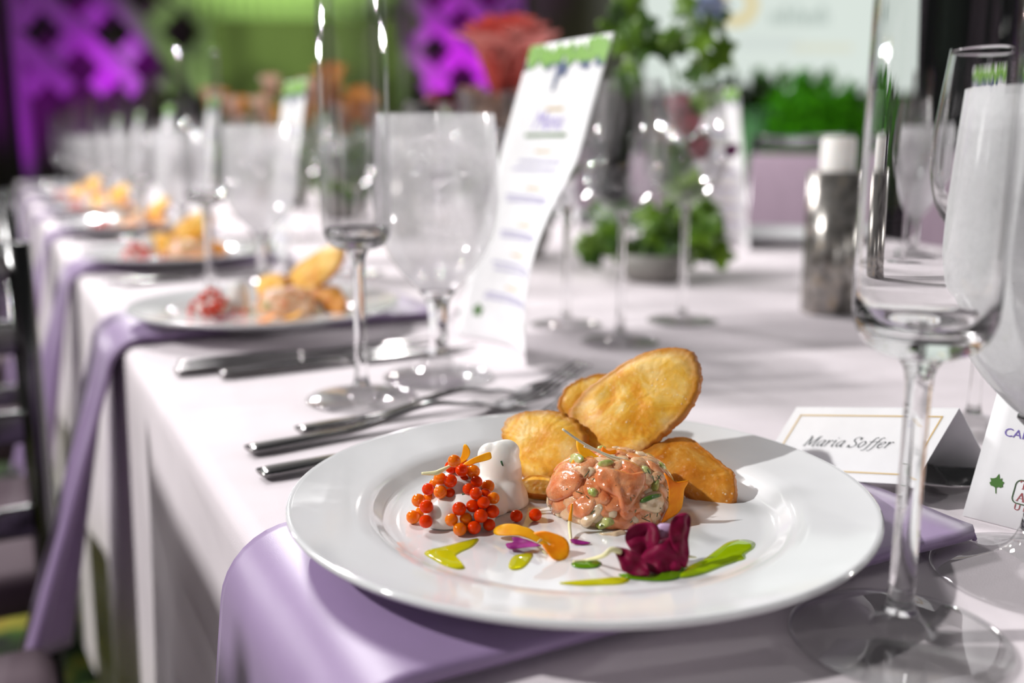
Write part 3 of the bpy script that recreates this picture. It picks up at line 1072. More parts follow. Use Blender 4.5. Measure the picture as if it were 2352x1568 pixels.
# salmon tartare
TC = at_fwd(1405, 1190, .4735); TC.z = WELL
T = thing('salmon_tartare', 'glossy mound of diced raw salmon tartare with cucumber on the near plate', 'tartare', TC)
def dome(a, h, R=.0315, Ht=.0262):
    """a: azimuth, h: 0..1 from base to top -> point and normal"""
    th = h * PI / 2
    r = R * math.cos(th) ** .62
    z = Ht * math.sin(th) ** .85
    p = Vector((r * math.cos(a), r * math.sin(a), z))
    n = Vector((math.cos(a) * math.cos(th), math.sin(a) * math.cos(th), math.sin(th) * 1.1)).normalized()
    return p, n
V, F = [], []
nu, nv = 56, 20
for j in range(nv + 1):
    for i in range(nu):
        p, n = dome(2 * PI * i / nu, j / nv * .999, .0312, .0258)
        V.append(p + n * .0014 * noise.noise(p * 130))
for j in range(nv):
    for i in range(nu):
        q, i2 = j * nu, (i + 1) % nu
        F.append((q + i, q + i2, q + nu + i2, q + nu + i))
F.append(tuple(range(nu))[::-1])
link('mound', mesh('mound', V, F), SALP, T)
tr = random.Random(21)
def lump(s, seed, sub=2):
    v, f = ico(sub)
    out = []
    for p in v:
        k = 1 + .34 * noise.noise(p * 1.3 + Vector((seed * 3.7, seed, 0))) + .14 * noise.noise(p * 3.5 + Vector((0, seed * 5.1, 2)))
        b_ = Vector((math.copysign(abs(p.x) ** .75, p.x), math.copysign(abs(p.y) ** .75, p.y), math.copysign(abs(p.z) ** .8, p.z)))
        out.append(Vector((b_.x * s[0], b_.y * s[1], b_.z * s[2])) * k)
    return out, f
front = math.atan2(-F0.y, -F0.x)
N_P = 150
for i in range(N_P):
    g = (i + .5) / N_P
    h = min(.97, (1 - math.sqrt(1 - g)) * 1.15)
    a_ = front + ((i * 0.618) % 1 - .5) * 2 * PI
    if abs(((a_ - front + PI) % (2 * PI)) - PI) > 2.2 and h < .7:
        continue
    p, n = dome(a_, h)
    u = tr.random()
    if u < .43: mt, sz, nm_ = SALM, (tr.uniform(.0048, .0080), tr.uniform(.0036, .0058), tr.uniform(.0014, .0022)), 'salmon_piece'
    elif u < .67: mt, sz, nm_ = SALP, (tr.uniform(.0038, .0060), tr.uniform(.0030, .0048), tr.uniform(.0014, .0022)), 'salmon_piece'
    elif u < .88: mt, sz, nm_ = ONION, (tr.uniform(.0026, .0042), tr.uniform(.0020, .0034), tr.uniform(.0015, .0024)), 'onion_piece'
    else: mt, sz, nm_ = CUKE, (tr.uniform(.0026, .0038), tr.uniform(.0020, .0030), tr.uniform(.0016, .0024)), 'cucumber_piece'
    v, f = lump(sz, i + .5)
    q = n.to_track_quat('Z', 'Y') @ Matrix.Rotation(tr.uniform(0, 2 * PI), 3, 'Z').to_quaternion()
    c = p - n * .0006
    vv = [q @ w + c for w in v]
    vv = [Vector((w.x, w.y, max(w.z, .0003))) for w in vv]
    o = link(nm_, mesh(nm_, vv, f), mt, T)
def tpoint(px, py, inflate=0.0):
    d = ray(px, py).normalized()
    best = None
    for k in range(400):
        t = .40 + k * .0004
        P = CAM + d * t - TC
        r_ = math.hypot(P.x, P.y)
        if P.z <= 0: return P
        hh = min(1, (P.z / (.0262 + inflate))) ** (1 / .85)
        if P.z < .0262 + inflate:
            rad_ = (.0315 + inflate) * math.cos(math.asin(min(1, hh))) ** .62
            if r_ <= rad_: return P
    return CAM + d * .47 - TC
def tart_slice(outline, mt, th, nm_='salmon_piece', turn=0.0, tilt=.45, seed=0.0, lift=.0016):
    cx_ = sum(p[0] for p in outline) / len(outline); cy_ = sum(p[1] for p in outline) / len(outline)
    p = tpoint(cx_, cy_, lift) + TC
    hz = (p - TC); hz.z = 0
    n = (hz.normalized() * math.cos(tilt) + ZV * math.sin(tilt))
    if n.dot((CAM - p).normalized()) < .25: n = (n + (CAM - p).normalized()).normalized()
    V, F, E = pxslab(outline, p, n, th, th, 8, 4, lambda x, y: -.0022 * (x * x + y * y), .0016, 260, 3.5, .7, seed)
    link(nm_, mesh(nm_, shift(V, TC), F), mt, T)
tart_slice([(1368, 1088), (1385, 1072), (1420, 1078), (1450, 1086), (1482, 1082), (1484, 1110), (1470, 1140), (1455, 1165), (1440, 1182), (1424, 1170), (1418, 1145), (1392, 1130), (1372, 1112)], SALM, .0021, seed=1)
tart_slice([(1255, 1110), (1275, 1085), (1310, 1076), (1330, 1090), (1322, 1118), (1300, 1140), (1270, 1150), (1250, 1140)], SALM, .0021, seed=2)
tart_slice([(1318, 1150), (1350, 1130), (1372, 1140), (1362, 1172), (1338, 1190), (1306, 1180), (1298, 1165)], SALM, .0019, seed=3)
tart_slice([(1330, 1196), (1366, 1160), (1395, 1148), (1388, 1168), (1366, 1195), (1345, 1212)], ONION, .0017, 'onion_piece', seed=4)
tart_slice([(1462, 1158), (1490, 1130), (1520, 1128), (1528, 1150), (1515, 1178), (1485, 1172)], ONION, .0019, 'onion_piece', seed=5)
tart_slice([(1366, 1205), (1384, 1188), (1414, 1180), (1420, 1198), (1400, 1208), (1378, 1216)], CUKE, .0017, 'cucumber_piece', seed=6)
tart_slice([(1372, 1224), (1400, 1222), (1430, 1216), (1440, 1228), (1415, 1240), (1385, 1238)], ONION, .0017, 'onion_piece', seed=7)
tart_slice([(1346, 1124), (1362, 1118), (1374, 1128), (1368, 1142), (1350, 1136)], CUKE, .0014, 'cucumber_piece', seed=8)
tart_slice([(1476, 1146), (1496, 1136), (1522, 1132), (1524, 1138), (1500, 1146), (1480, 1154)], CUKED, .0012, 'cucumber_piece', seed=9, lift=.0034)
tart_slice([(1310, 1078), (1330, 1068), (1350, 1076), (1346, 1100), (1322, 1104)], SALP, .0018, seed=10)
tart_slice([(1306, 1052), (1322, 1040), (1334, 1046), (1326, 1064), (1312, 1068)], CUKE, .0014, 'cucumber_piece', seed=11)
tart_slice([(1372, 1062), (1396, 1054), (1408, 1060), (1392, 1074), (1376, 1076)], CUKE, .0014, 'cucumber_piece', seed=12)
for i in range(34):
    px, py = tr.uniform(1262, 1560), tr.uniform(1075, 1225)
    p = tpoint(px, py, .0024)
    if p.z < .002: continue
    an = tr.uniform(0, PI)
    d = (RT * math.cos(an) + ZV * math.sin(an) * .8 + F0 * tr.uniform(-.3, .3)) * tr.uniform(.0008, .0024)
    v, f = tube([p - d, p, p + d], .00022, 5)
    link('dill_frond', mesh('dill_frond', v, f), HERB, T)

# petals and threads on the tartare
def tp(px, py, lift=.003):
    return tpoint(px, py, lift) + TC
ptop = at_fwd(1370, 1050, .468)
petal('flower_petal', [(1312, 1078), (1318, 1060), (1334, 1050), (1326, 1030), (1324, 1010), (1332, 1014), (1350, 1028), (1368, 1042), (1388, 1050), (1410, 1054), (1400, 1062), (1376, 1058), (1346, 1060), (1326, 1070)],
      ptop, camn(rad(30), rad(20)), PETY, 'ragged orange petal crowning the tartare', lambda x, y: .003 * math.sin(3 * x), group='orange petals', seed=2)
petal('flower_petal', [(1380, 1038), (1384, 1025), (1392, 1032), (1404, 1036), (1414, 1032), (1416, 1040), (1400, 1046), (1386, 1046)],
      at_fwd(1400, 1040, .472), camn(rad(30), rad(0)), PETO, 'tiny dark orange petal scrap behind the crowning petal', group='orange petals', seed=3)
V, F = tube(catmull([at_fwd(1292, 985, .462), at_fwd(1330, 1012, .463), at_fwd(1362, 1030, .464), at_fwd(1400, 1046, .465), at_fwd(1440, 1056, .466)], 5), lambda t: .00075 - .0004 * abs(t - .4), 6)
single('flower_thread', V, F, FIBRE, 'long pale straw-like flower thread across the top of the tartare', 'thread', 'pale flower threads')
V, F = tube(catmull([at_fwd(1342, 1024, .4635), at_fwd(1372, 1036, .4642), at_fwd(1400, 1050, .464), at_fwd(1430, 1060, .464)], 5), lambda t: .0007 - .0003 * t, 6)
single('flower_thread', V, F, FIBRE, 'short pale flower thread lying beside the long one', 'thread', 'pale flower threads')
petal('flower_petal', [(1519, 1088), (1530, 1096), (1545, 1107), (1562, 1106), (1578, 1104), (1577, 1112), (1572, 1124), (1574, 1145), (1572, 1165), (1560, 1180), (1540, 1192), (1524, 1202), (1530, 1185), (1538, 1165), (1534, 1140), (1530, 1120)],
      tp(1545, 1150, .006), camn(rad(25), rad(-12)), PETO, 'long twisted orange petal hanging down the side of the tartare', lambda x, y: .004 * math.sin(2.5 * x), group='orange petals', seed=5)
p0 = on_z(1312, 1244, WELL + .0006)
V, F = tube(catmull([p0, at_fwd(1308, 1205, .437), at_fwd(1312, 1180, .438), at_fwd(1314, 1158, .439)], 6), lambda t: .0006 + .0005 * t * (1 - t) * 2, 6)
T2 = thing('flower_thread', 'upright orange-tipped flower thread standing before the tartare', 'thread', p0, 0, 'pale flower threads')
link('stalk', mesh('stalk', shift(V, p0), F), STEMY, T2)
V, F = tube([at_fwd(1309, 1196, .4365), at_fwd(1311, 1178, .4375), at_fwd(1314, 1156, .4385)], lambda t: .0010 * (1 - t * .5), 6)
link('tip', mesh('tip', shift(V, p0), F), PETO, T2)

# petals lying on the plate front
pf = on_z(1190, 1235, WELL + .006)
petal('flower_petal', [(1131, 1212), (1138, 1202), (1160, 1199), (1185, 1203), (1200, 1208), (1220, 1214), (1240, 1228), (1255, 1238), (1262, 1248), (1240, 1244), (1215, 1236), (1190, 1230), (1160, 1228), (1138, 1222)],
      on_z(1195, 1220, WELL + .005), camn(rad(52), rad(10)), PETY, 'rounded yellow-orange petal arched over the purple petal', lambda x, y: -.004 * x * x, group='orange petals', seed=6)
petal('flower_petal', [(1225, 1224), (1248, 1220), (1275, 1228), (1298, 1240), (1308, 1258), (1304, 1278), (1288, 1290), (1268, 1288), (1255, 1270), (1245, 1250), (1262, 1252), (1275, 1258), (1266, 1244), (1248, 1232)],
      on_z(1275, 1278, WELL + .001), camn(rad(48), rad(-8)), PETO, 'folded orange petal lying in front of the tartare', lambda x, y: .005 * y * y, group='orange petals', seed=7)
petal('flower_petal', [(1162, 1248), (1176, 1240), (1172, 1228), (1190, 1228), (1215, 1236), (1238, 1250), (1245, 1258), (1220, 1262), (1190, 1266), (1172, 1266)],
      on_z(1200, 1262, WELL + .0008), camn(rad(45), rad(20)), PETP, 'crumpled purple petal under the yellow-orange petal', lambda x, y: .003 * math.sin(4 * y), .0005, .0018, cat='petal', seed=8, nf=160)
V, F = tube([on_z(1246, 1236, WELL + .005), on_z(1230, 1250, WELL + .002), on_z(1256, 1272, WELL + .001)], .0006, 6)
single('flower_thread', V, F, STEMY, 'short pale stem joining the orange petals', 'thread', 'pale flower threads')
petal('flower_petal', [(1310, 1238), (1330, 1240), (1357, 1246), (1340, 1250), (1318, 1248)], on_z(1330, 1246, WELL + .0008), camn(rad(75), 0), PETP, 'narrow purple petal sliver flat on the plate', seed=9)

# magenta snapdragon bloom
fb = on_z(1490, 1320, WELL)
T = thing('snapdragon_bloom', 'dark magenta snapdragon bloom standing in green oil', 'flower', fb)
fd = (fb - CAM).dot(F0)
def fpet(nm_, o, d, n, m, bend, seed, th=.0006, amp=.0032):
    petal(nm_, o, at_fwd(sum(p[0] for p in o) / len(o), sum(p[1] for p in o) / len(o), d), n, m, None, bend, th, amp, T, fb, seed, nf=190)
fpet('petal', [(1440, 1222), (1452, 1206), (1478, 1200), (1502, 1204), (1517, 1222), (1516, 1245), (1500, 1262), (1480, 1280), (1462, 1285), (1446, 1262), (1438, 1240)], fd + .010, camn(rad(15), rad(18)), PETM, lambda x, y: .004 * (x * x - y * y), 1)
fpet('petal', [(1536, 1226), (1545, 1200), (1562, 1184), (1585, 1180), (1594, 1190), (1590, 1212), (1580, 1240), (1576, 1275), (1560, 1300), (1545, 1280), (1538, 1250)], fd + .010, camn(rad(10), rad(-25)), PETM, lambda x, y: .004 * y, 2)
fpet('petal', [(1470, 1290), (1485, 1262), (1510, 1244), (1540, 1232), (1565, 1236), (1577, 1256), (1574, 1290), (1560, 1315), (1535, 1324), (1500, 1322), (1478, 1314)], fd + .003, camn(rad(25), rad(0)), PETM, lambda x, y: -.006 * (x * x + y * y), 3, .001)
fpet('petal', [(1410, 1258), (1430, 1258), (1450, 1264), (1474, 1280), (1492, 1310), (1488, 1322), (1460, 1322), (1432, 1312), (1422, 1290)], fd + .001, camn(rad(35), rad(20)), PETM, lambda x, y: .004 * y * y, 4)
fpet('throat', [(1512, 1208), (1526, 1202), (1544, 1206), (1546, 1228), (1536, 1250), (1518, 1250), (1510, 1230)], fd + .0135, camn(rad(15), 0), PETL, lambda x, y: -.003 * x * x, 5, .0005, .001)
V, F = tube(catmull([on_z(1316, 1290, WELL + .0007), on_z(1350, 1286, WELL + .001), at_fwd(1385, 1276, fd + .003), at_fwd(1404, 1262, fd + .004), at_fwd(1425, 1268, fd + .005)], 5), lambda t: .0006 + .0008 * t, 7)
link('stem', mesh('stem', shift(V, fb), F), STEMY, T)
V, F = tube([at_fwd(1560, 1275, fd + .008), at_fwd(1600, 1280, fd + .006)], lambda t: .0008 * (1 - .6 * t), 6)
link('stamen', mesh('stamen', shift(V, fb), F), STEMY, T)

# herb oil drops on the plate
def oil(outline, mat, label, h=.0005):
    V, F, E = pxslab(outline, Vector((0, 0, WELL + .0003)), ZV, h, .0002, 6, 5, None, 0, 1, 2.0)
    single('oil_drop', V, F, mat, label, 'oil', 'herb oil drops')
oil([(975, 1272), (985, 1262), (1010, 1256), (1035, 1250), (1065, 1242), (1098, 1236), (1085, 1254), (1060, 1266), (1045, 1278), (1055, 1292), (1068, 1304), (1050, 1307), (1022, 1300), (1000, 1288)], OILY, 'yellow-green oil smear below the roe')
oil([(1176, 1280), (1192, 1272), (1222, 1270), (1216, 1288), (1200, 1304), (1178, 1308), (1168, 1300)], OILY, 'small yellow-green oil smear below the purple petal')
oil([(1284, 1338), (1330, 1332), (1380, 1328), (1420, 1324), (1446, 1328), (1430, 1340), (1380, 1343), (1330, 1344)], OILY, 'long thin yellow-green oil streak below the bloom')
oil([(1313, 1292), (1340, 1286), (1365, 1284), (1382, 1292), (1372, 1302), (1345, 1305), (1320, 1302)], OILD, 'small deep green oil pool at the stem tip of the bloom')
oil([(1420, 1318), (1450, 1318), (1500, 1322), (1540, 1318), (1560, 1308), (1580, 1300), (1566, 1325), (1530, 1334), (1480, 1333), (1440, 1328)], OILD, 'deep green oil pool under the magenta bloom')
oil([(1555, 1324), (1580, 1300), (1615, 1284), (1645, 1262), (1672, 1244), (1705, 1238), (1732, 1244), (1732, 1258), (1712, 1272), (1714, 1284), (1690, 1290), (1660, 1300), (1620, 1316), (1580, 1326)], OILG, 'bright green oil streak beside the magenta bloom', .0009)

# ------------------------------------------------------------------ glasses
FL_STEM = [(0, 0.0), (.040, 0.0), (.0418, .0008), (.0418, .0016), (.040, .0024), (.028, .0032), (.0125, .0042), (.0108, .0056), (.0100, .0072), (.0066, .0125), (.0050, .020), (.0046, .06), (.0048, .100), (.0058, .109), (.0075, .1135), (0, .1137)]
FL_OUT = [(0, .1138), (.010, .1142), (.0165, .1160), (.0215, .1200), (.0245, .1260), (.0256, .134), (.0258, .16), (.0254, .22), (.0248, .305)]
FL_IN = [(.0239, .305), (.0244, .22), (.0247, .16), (.0243, .140), (.0228, .132), (.0190, .1262), (.010, .1238), (0, .1234)]
WT_STEM = [(0, 0), (.044, 0), (.0458, .0010), (.0458, .0020), (.043, .0032), (.026, .0070), (.0145, .0130), (.0095, .022), (.0078, .036), (.0078, .050), (.0100, .066), (.0150, .0735), (0, .0740)]
WT_OUT = [(0, .0742), (.013, .0745), (.022, .081), (.036, .097), (.0460, .118), (.0503, .140), (.0508, .155), (.0495, .182), (.0470, .214)]
WT_IN = [(.0458, .214), (.0482, .182), (.0495, .155), (.0490, .140), (.0448, .120), (.035, .100), (.020, .086), (0, .081)]
WN_STEM = [(0, 0), (.036, 0), (.0376, .0008), (.0376, .0015), (.036, .0022), (.022, .0034), (.010, .0062), (.0055, .012), (.0040, .022), (.0036, .06), (.0038, .105), (.0050, .120), (.0075, .1265), (0, .127)]
WN_OUT = [(0, .1272), (.009, .128), (.020, .133), (.033, .147), (.0400, .168), (.0412, .184), (.0395, .205), (.0355, .232), (.0330, .250)]
WN_IN = [(.0322, .250), (.0347, .232), (.0386, .205), (.0402, .184), (.039, .168), (.0318, .149), (.018, .137), (0, .1325)]
def smooth_prof(p, n=4):
    return [(max(0, v.x), v.y) for v in catmull([(a, b, 0) for a, b in p], n)]
def split_foot(st, lim):
    k = [i for i, p in enumerate(st) if i > 4 and p[0] <= lim][0]
    return st[:k + 1] + [(0, st[k][1])], [(0, st[k][1] + .00005)] + st[k:]
def glassmeshes(st, ou, inn, key):
    ft, st = split_foot(st, {'flute': .0067, 'goblet': .0100, 'wine': .0058}[key])
    Ft = mesh(key + '_foot', *lathe([ft[0]] + smooth_prof(ft[1:-1], 4) + [ft[-1]], 72)); Ft.materials.append(FOOTG)
    S = mesh(key + '_stem', *lathe([st[0]] + smooth_prof(st[1:], 3), 48)); S.materials.append(GLASSC)
    SR = mesh(key + '_stem_near', *lathe([st[0]] + smooth_prof(st[1:], 5), 72)); SR.materials.append(GLASS)
    Bt = mesh(key + '_bowl', *lathe(smooth_prof(ou, 4), 48)); Bt.materials.append(THIN)
    full = smooth_prof(ou, 5) + smooth_prof(inn, 5)
    BR = mesh(key + '_bowl_near', *lathe(full, 96)); BR.materials.append(GLASS)
    return S, SR, Bt, BR, Ft
FLM = glassmeshes(FL_STEM, FL_OUT, FL_IN, 'flute')
WTM = glassmeshes(WT_STEM, WT_OUT, WT_IN, 'goblet')
WNM = glassmeshes(WN_STEM, WN_OUT, WN_IN, 'wine')
FLB = mesh('flute_base', *lathe(smooth_prof([(0, .1139), (.0165, .1161), (.0215, .1201), (.0240, .1250), (.0225, .1305), (.0180, .1262), (.010, .1240), (0, .1235)], 3), 48)); FLB.materials.append(GLASSC)
FROSTO = mesh('goblet_frost', *lathe(smooth_prof(WT_OUT, 4), 64)); FROSTO.materials.append(FROST2)
FROSTN = mesh('goblet_frost_near', *lathe(smooth_prof(WT_OUT, 6), 96)); FROSTN.materials.append(FROST)
wlev = [(0, .0815), (.0195, .0865), (.0345, .1005), (.0443, .1205), (.0484, .140), (.0489, .155), (.0478, .178), (0, .178)]
WATM = mesh('goblet_water', *lathe(smooth_prof(wlev[:-1], 3) + [(0, .178)], 48)); WATM.materials.append(WATER)
ICEM = mesh('ice_cube', *box(-.011, .011, -.011, .011, -.011, .011, .003)); ICEM.materials.append(ICE)

def flute(x, y, label, near=False):
    T = thing('champagne_flute', label, 'flute', (x, y, 0), 0, 'champagne flutes')
    link('stem', FLM[1 if near else 0], None, T)
    link('foot', FLM[4], None, T)
    link('bowl', FLM[3 if near else 2], None, T)
    if not near:
        link('bowl_base', FLB, None, T)
    return T
def goblet(x, y, label, near=False, seed=0, ice=5):
    T = thing('water_goblet', label, 'goblet', (x, y, 0), 0, 'water goblets')
    link('stem', WTM[1 if near else 0], None, T)
    link('foot', WTM[4], None, T)
    link('bowl', FROSTN if near else FROSTO, None, T)
    link('water', WATM, None, T)
    r = random.Random(seed)
    for i in range(ice):
        a_ = i * 2 * PI / max(1, ice - 1) + r.uniform(-.3, .3)
        q = .0235 if i < ice - 1 else 0
        c = link('ice_cube', ICEM, None, T, (q * math.cos(a_), q * math.sin(a_), .178 + r.uniform(-.006, .010)))
        c.rotation_euler = (r.uniform(-.5, .5), r.uniform(-.5, .5), r.uniform(0, 3))
    return T
def wine(x, y, label, near=False):
    T = thing('wine_glass', label, 'wine glass', (x, y, 0), 0, 'wine glasses')
    link('stem', WNM[1 if near else 0], None, T)
    link('foot', WNM[4], None, T)
    link('bowl', WNM[3 if near else 2], None, T)
    return T
p = on_z(2062, 1467); flute(p.x, p.y, 'tall clear champagne flute standing between the near plate and the ice water goblet', True)
p = on_z(2385, 1322); goblet(p.x, p.y, 'frosted ice water goblet behind the flute at the place with the name card', True, 4, 6)
p = on_z(2232, 985); wine(p.x, p.y, 'clear wine glass standing between the name card and the candle', True)
p = on_z(832, 917); flute(p.x, p.y, 'tall clear champagne flute standing before the knives of the second place')
p = on_z(1008, 868); goblet(p.x, p.y, 'misted ice water goblet beside the curled menu card', False, 9, 5)
for (px, py, lb_) in [(1424, 788, 'wine glass just behind the curled menu card'), (1566, 738, 'wine glass standing in front of the green centrepiece leaves'), (1300, 748, 'wine glass half hidden by the curled menu card')]:
    p = on_z(px, py); wine(p.x, p.y, lb_)
for i in range(2, 8):
    y = SET_Y[i]
    flute(.235, y - .335, 'tall clear champagne flute ' + place(i))
    goblet(.315, y - .285, 'misted ice water goblet ' + place(i), False, i, 4)
    wine(.47, y - .22, 'clear wine glass ' + place(i))
    wine(.56, y - .28, 'second wine glass further in ' + place(i))
wine(.49, SET_Y[1] - .03, 'clear wine glass ' + place(1))
FAR_Y = [0.30, 0.90, 1.50, 2.10, 2.70, 3.30, 3.90, 4.50]
def far(i):
    return f'on the opposite side, {ORD[i]} place'
for i, y in enumerate(FAR_Y):
    goblet(1.28, y + .22, 'misted ice water goblet ' + far(i), False, 20 + i, 3)
    flute(1.36, y + .30, 'tall clear champagne flute ' + far(i))
    wine(1.16, y + .14, 'clear wine glass ' + far(i))
    plate(1.345, y, 'white plate ' + far(i), 0.0005)

# ------------------------------------------------------------------ cutlery
def rr_(w, h):
    return [(w * c, h * s) for c, s in ((1, 0), (.86, .6), (.5, .95), (0, 1.0), (-.5, .95), (-.86, .6), (-1, 0), (-.86, -.6), (-.5, -.95), (0, -1), (.5, -.95), (.86, -.6))]
def lerp_t(t, pts):
    for (a, va), (b_, vb) in zip(pts[:-1], pts[1:]):
        if t <= b_:
            k = (t - a) / (b_ - a)
            k = k * k * (3 - 2 * k)
            return va + (vb - va) * k
    return pts[-1][1]
def fork_parts():
    Lf = 1.0
    zz = [(0, .0040), (.25, .0042), (.52, .0135), (.66, .0085), (.74, .0035), (.86, .0065), (1.0, .0185)]
    ww = [(0, .0072), (.04, .0088), (.3, .0062), (.55, .0036), (.64, .0040), (.70, .0100), (.76, .0118), (.80, .0120)]
    return zz, ww
def make_fork(length):
    zz, ww = fork_parts()
    n = 44
    path = [Vector((length * .80 * k / n, 0, lerp_t(.80 * k / n, zz))) for k in range(n + 1)]
    hv = sweep(path, lambda i, t: rr_(lerp_t(t * .80, ww), lerp_t(t * .8, [(0, .0016), (.5, .0018), (.66, .0011), (.8, .0009)])))
    H_ = mesh('handle', *hv); H_.materials.append(STEEL)
    tines = []
    for k in range(4):
        yy = (-1.5 + k) * .0062
        pth = [Vector((length * (.78 + .22 * j / 12), yy * (1 - .04 * j / 12), lerp_t(.78 + .22 * j / 12, zz))) for j in range(13)]
        m_ = mesh('tine', *sweep(pth, lambda i, t: rr_(.0019 * (1 - .45 * t), .0009)))
        m_.materials.append(STEEL)
        tines.append(m_)
    return H_, tines
FKM = {}
def fork(p0, p1, label, length):
    if length not in FKM: FKM[length] = make_fork(length)
    d = Vector(p1) - Vector(p0)
    T = thing('fork', label, 'fork', (p0[0], p0[1], 0), math.atan2(d.y, d.x), 'forks')
    link('handle', FKM[length][0], None, T)
    for m_ in FKM[length][1]:
        link('tine', m_, None, T)
fork((.126, .607), (.390, .640), 'steel fork lying middle of the three beside the near plate', .255)
a = on_z(685, 986, .004); b = on_z(1340, 836, .018)
fork((a.x, a.y), (b.x, b.y), 'steel fork lying outermost beside the near plate, tines by the wine glass foot', round((b - a).length, 3))
fork((.122, .558), (.37, .585), 'steel fork lying innermost, half under the rim of the near plate', .235)
n = 36
kz = [(0, .0042), (1, .0032)]
KH = mesh('handle', *sweep([Vector((.105 * k / n, 0, .0042)) for k in range(n + 1)], lambda i, t: rr_(lerp_t(t, [(0, .0072), (.06, .0090), (1, .0066)]), lerp_t(t, [(0, .0025), (.5, .0034), (1, .0026)]))))
KB = mesh('blade', *sweep([Vector((.104 + .136 * k / n, lerp_t(k / n, [(0, 0), (.8, .001), (1, .006)]), .0038)) for k in range(n + 1)], lambda i, t: rr_(lerp_t(t, [(0, .0064), (.1, .0085), (.7, .0105), (1, .0012)]), .0010)))
KH.materials.append(STEEL); KB.materials.append(STEEL)
def knife(x, y, rz, label):
    T = thing('knife', label, 'knife', (x, y, 0), rz, 'knives')
    link('handle', KH, None, T); link('blade', KB, None, T)
knife(.121, .850, .03, 'steel knife lying middle beside the plate of the second place')
knife(.152, .824, .03, 'steel knife lying outermost beside the plate of the second place')
knife(.128, .878, .02, 'steel knife lying innermost beside the plate of the second place')
for i in range(1, 5):
    fork((.13, SET_Y[i] + .165), (.37, SET_Y[i] + .175), 'steel fork next to the plate ' + place(i), .235)
    fork((.14, SET_Y[i] + .195), (.37, SET_Y[i] + .205), 'steel outer fork ' + place(i), .235)
for i in range(2, 5):
    knife(.125, SET_Y[i] - .165, 0, 'steel knife next to the plate ' + place(i))
    knife(.14, SET_Y[i] - .195, 0, 'steel outer knife ' + place(i))

# dessert spoon behind the name card
def spoon():
    c = on_z(2168, 1118, .004)
    T = thing('spoon', 'steel dessert spoon lying behind the name card', 'spoon', (c.x, c.y, 0), math.atan2(-RT.y * 1 , -RT.x) + .35, 'spoons')
    V, F = [], []
    nr, na = 10, 40
    for side in (0, 1):
        for j in range(nr + 1):
            r = j / nr
            for k in range(na):
                a_ = 2 * PI * k / na
                ex = .031 * math.cos(a_) * (1 if math.cos(a_) < 0 else .92)
                V.append(Vector((ex * r, .0205 * math.sin(a_) * r, .0008 + .0105 * r * r * (1 + .12 * math.cos(a_)) + (.0010 if side == 0 else 0))))
    for side in (0, 1):
        o_ = side * (nr + 1) * na
        for j in range(nr):
            for k in range(na):
                q = (o_ + j * na + k, o_ + j * na + (k + 1) % na, o_ + (j + 1) * na + (k + 1) % na, o_ + (j + 1) * na + k)
                F.append(q if side == 0 else q[::-1])
    e0_, e1_ = nr * na, (nr + 1) * na + nr * na
    for k in range(na):
        F.append((e0_ + k, e0_ + (k + 1) % na, e1_ + (k + 1) % na, e1_ + k))
    link('bowl', mesh('bowl', V, F), STEEL, T)
    pth = [Vector((-.029 - .125 * k / 24, 0, lerp_t(k / 24, [(0, .0108), (.2, .0135), (.6, .006), (1, .0035)]))) for k in range(25)]
    link('handle', mesh('handle', *sweep(pth, lambda i, t: rr_(lerp_t(t, [(0, .0042), (.3, .0034), (1, .0085)]), .0014))), STEEL, T)
spoon()

# ------------------------------------------------------------------ lettering helpers
GLY = {
 'M': (.74, [[(.0, 0), (.16, 0)], [(.08, 0), (.13, .68)], [(.03, .68), (.15, .68)], [(.13, .68), (.33, .06)], [(.33, .06), (.62, .68)], [(.62, .68), (.74, .68)], [(.62, .68), (.62, 0)], [(.54, 0), (.72, 0)]]),
 'a': (.46, ['s', [(.37, .37), (.27, .43), (.12, .33), (.05, .15), (.12, .01), (.22, .04), (.33, .22), (.38, .40)], 's', [(.39, .43), (.34, .10), (.38, .0), (.46, .06)]]),
 'r': (.36, ['s', [(.03, .36), (.11, .43), (.10, .22), (.07, 0)], 's', [(.10, .22), (.19, .37), (.29, .43), (.34, .37)]]),
 'i': (.24, ['s', [(.03, .36), (.11, .43), (.08, .08), (.12, 0), (.20, .06)], [(.125, .58), (.15, .63)]]),
 'S': (.50, ['s', [(.46, .54), (.38, .67), (.22, .69), (.10, .56), (.16, .42), (.34, .30), (.41, .15), (.31, .01), (.14, -.01), (.03, .14)], [(.47, .68), (.45, .50)], [(.02, .16), (.0, -.02)]]),
 'o': (.42, ['s', [(.23, .43), (.09, .33), (.05, .15), (.14, 0), (.28, .06), (.36, .25), (.31, .39), (.23, .43)]]),
 'f': (.30, ['s', [(.42, .66), (.34, .70), (.25, .58), (.17, .05), (.08, -.19), (-.04, -.18)], [(.06, .41), (.34, .41)]]),
 'e': (.40, ['s', [(.07, .20), (.24, .25), (.33, .34), (.27, .43), (.14, .36), (.05, .18), (.12, .01), (.25, .02), (.37, .12)]]),
 ' ': (.24, []),
 'T': (.62, [[(.31, 0), (.31, .68)], [(.03, .66), (.59, .66)], [(.22, 0.01), (.40, 0.01)], [(.04, .67), (.03, .52)], [(.58, .67), (.59, .52)]]),
 'A': (.68, [[(.08, 0), (.33, .70)], [(.33, .70), (.58, 0)], [(.16, .24), (.49, .24)], [(0, .01), (.17, .01)], [(.48, .01), (.68, .01)]]),
}
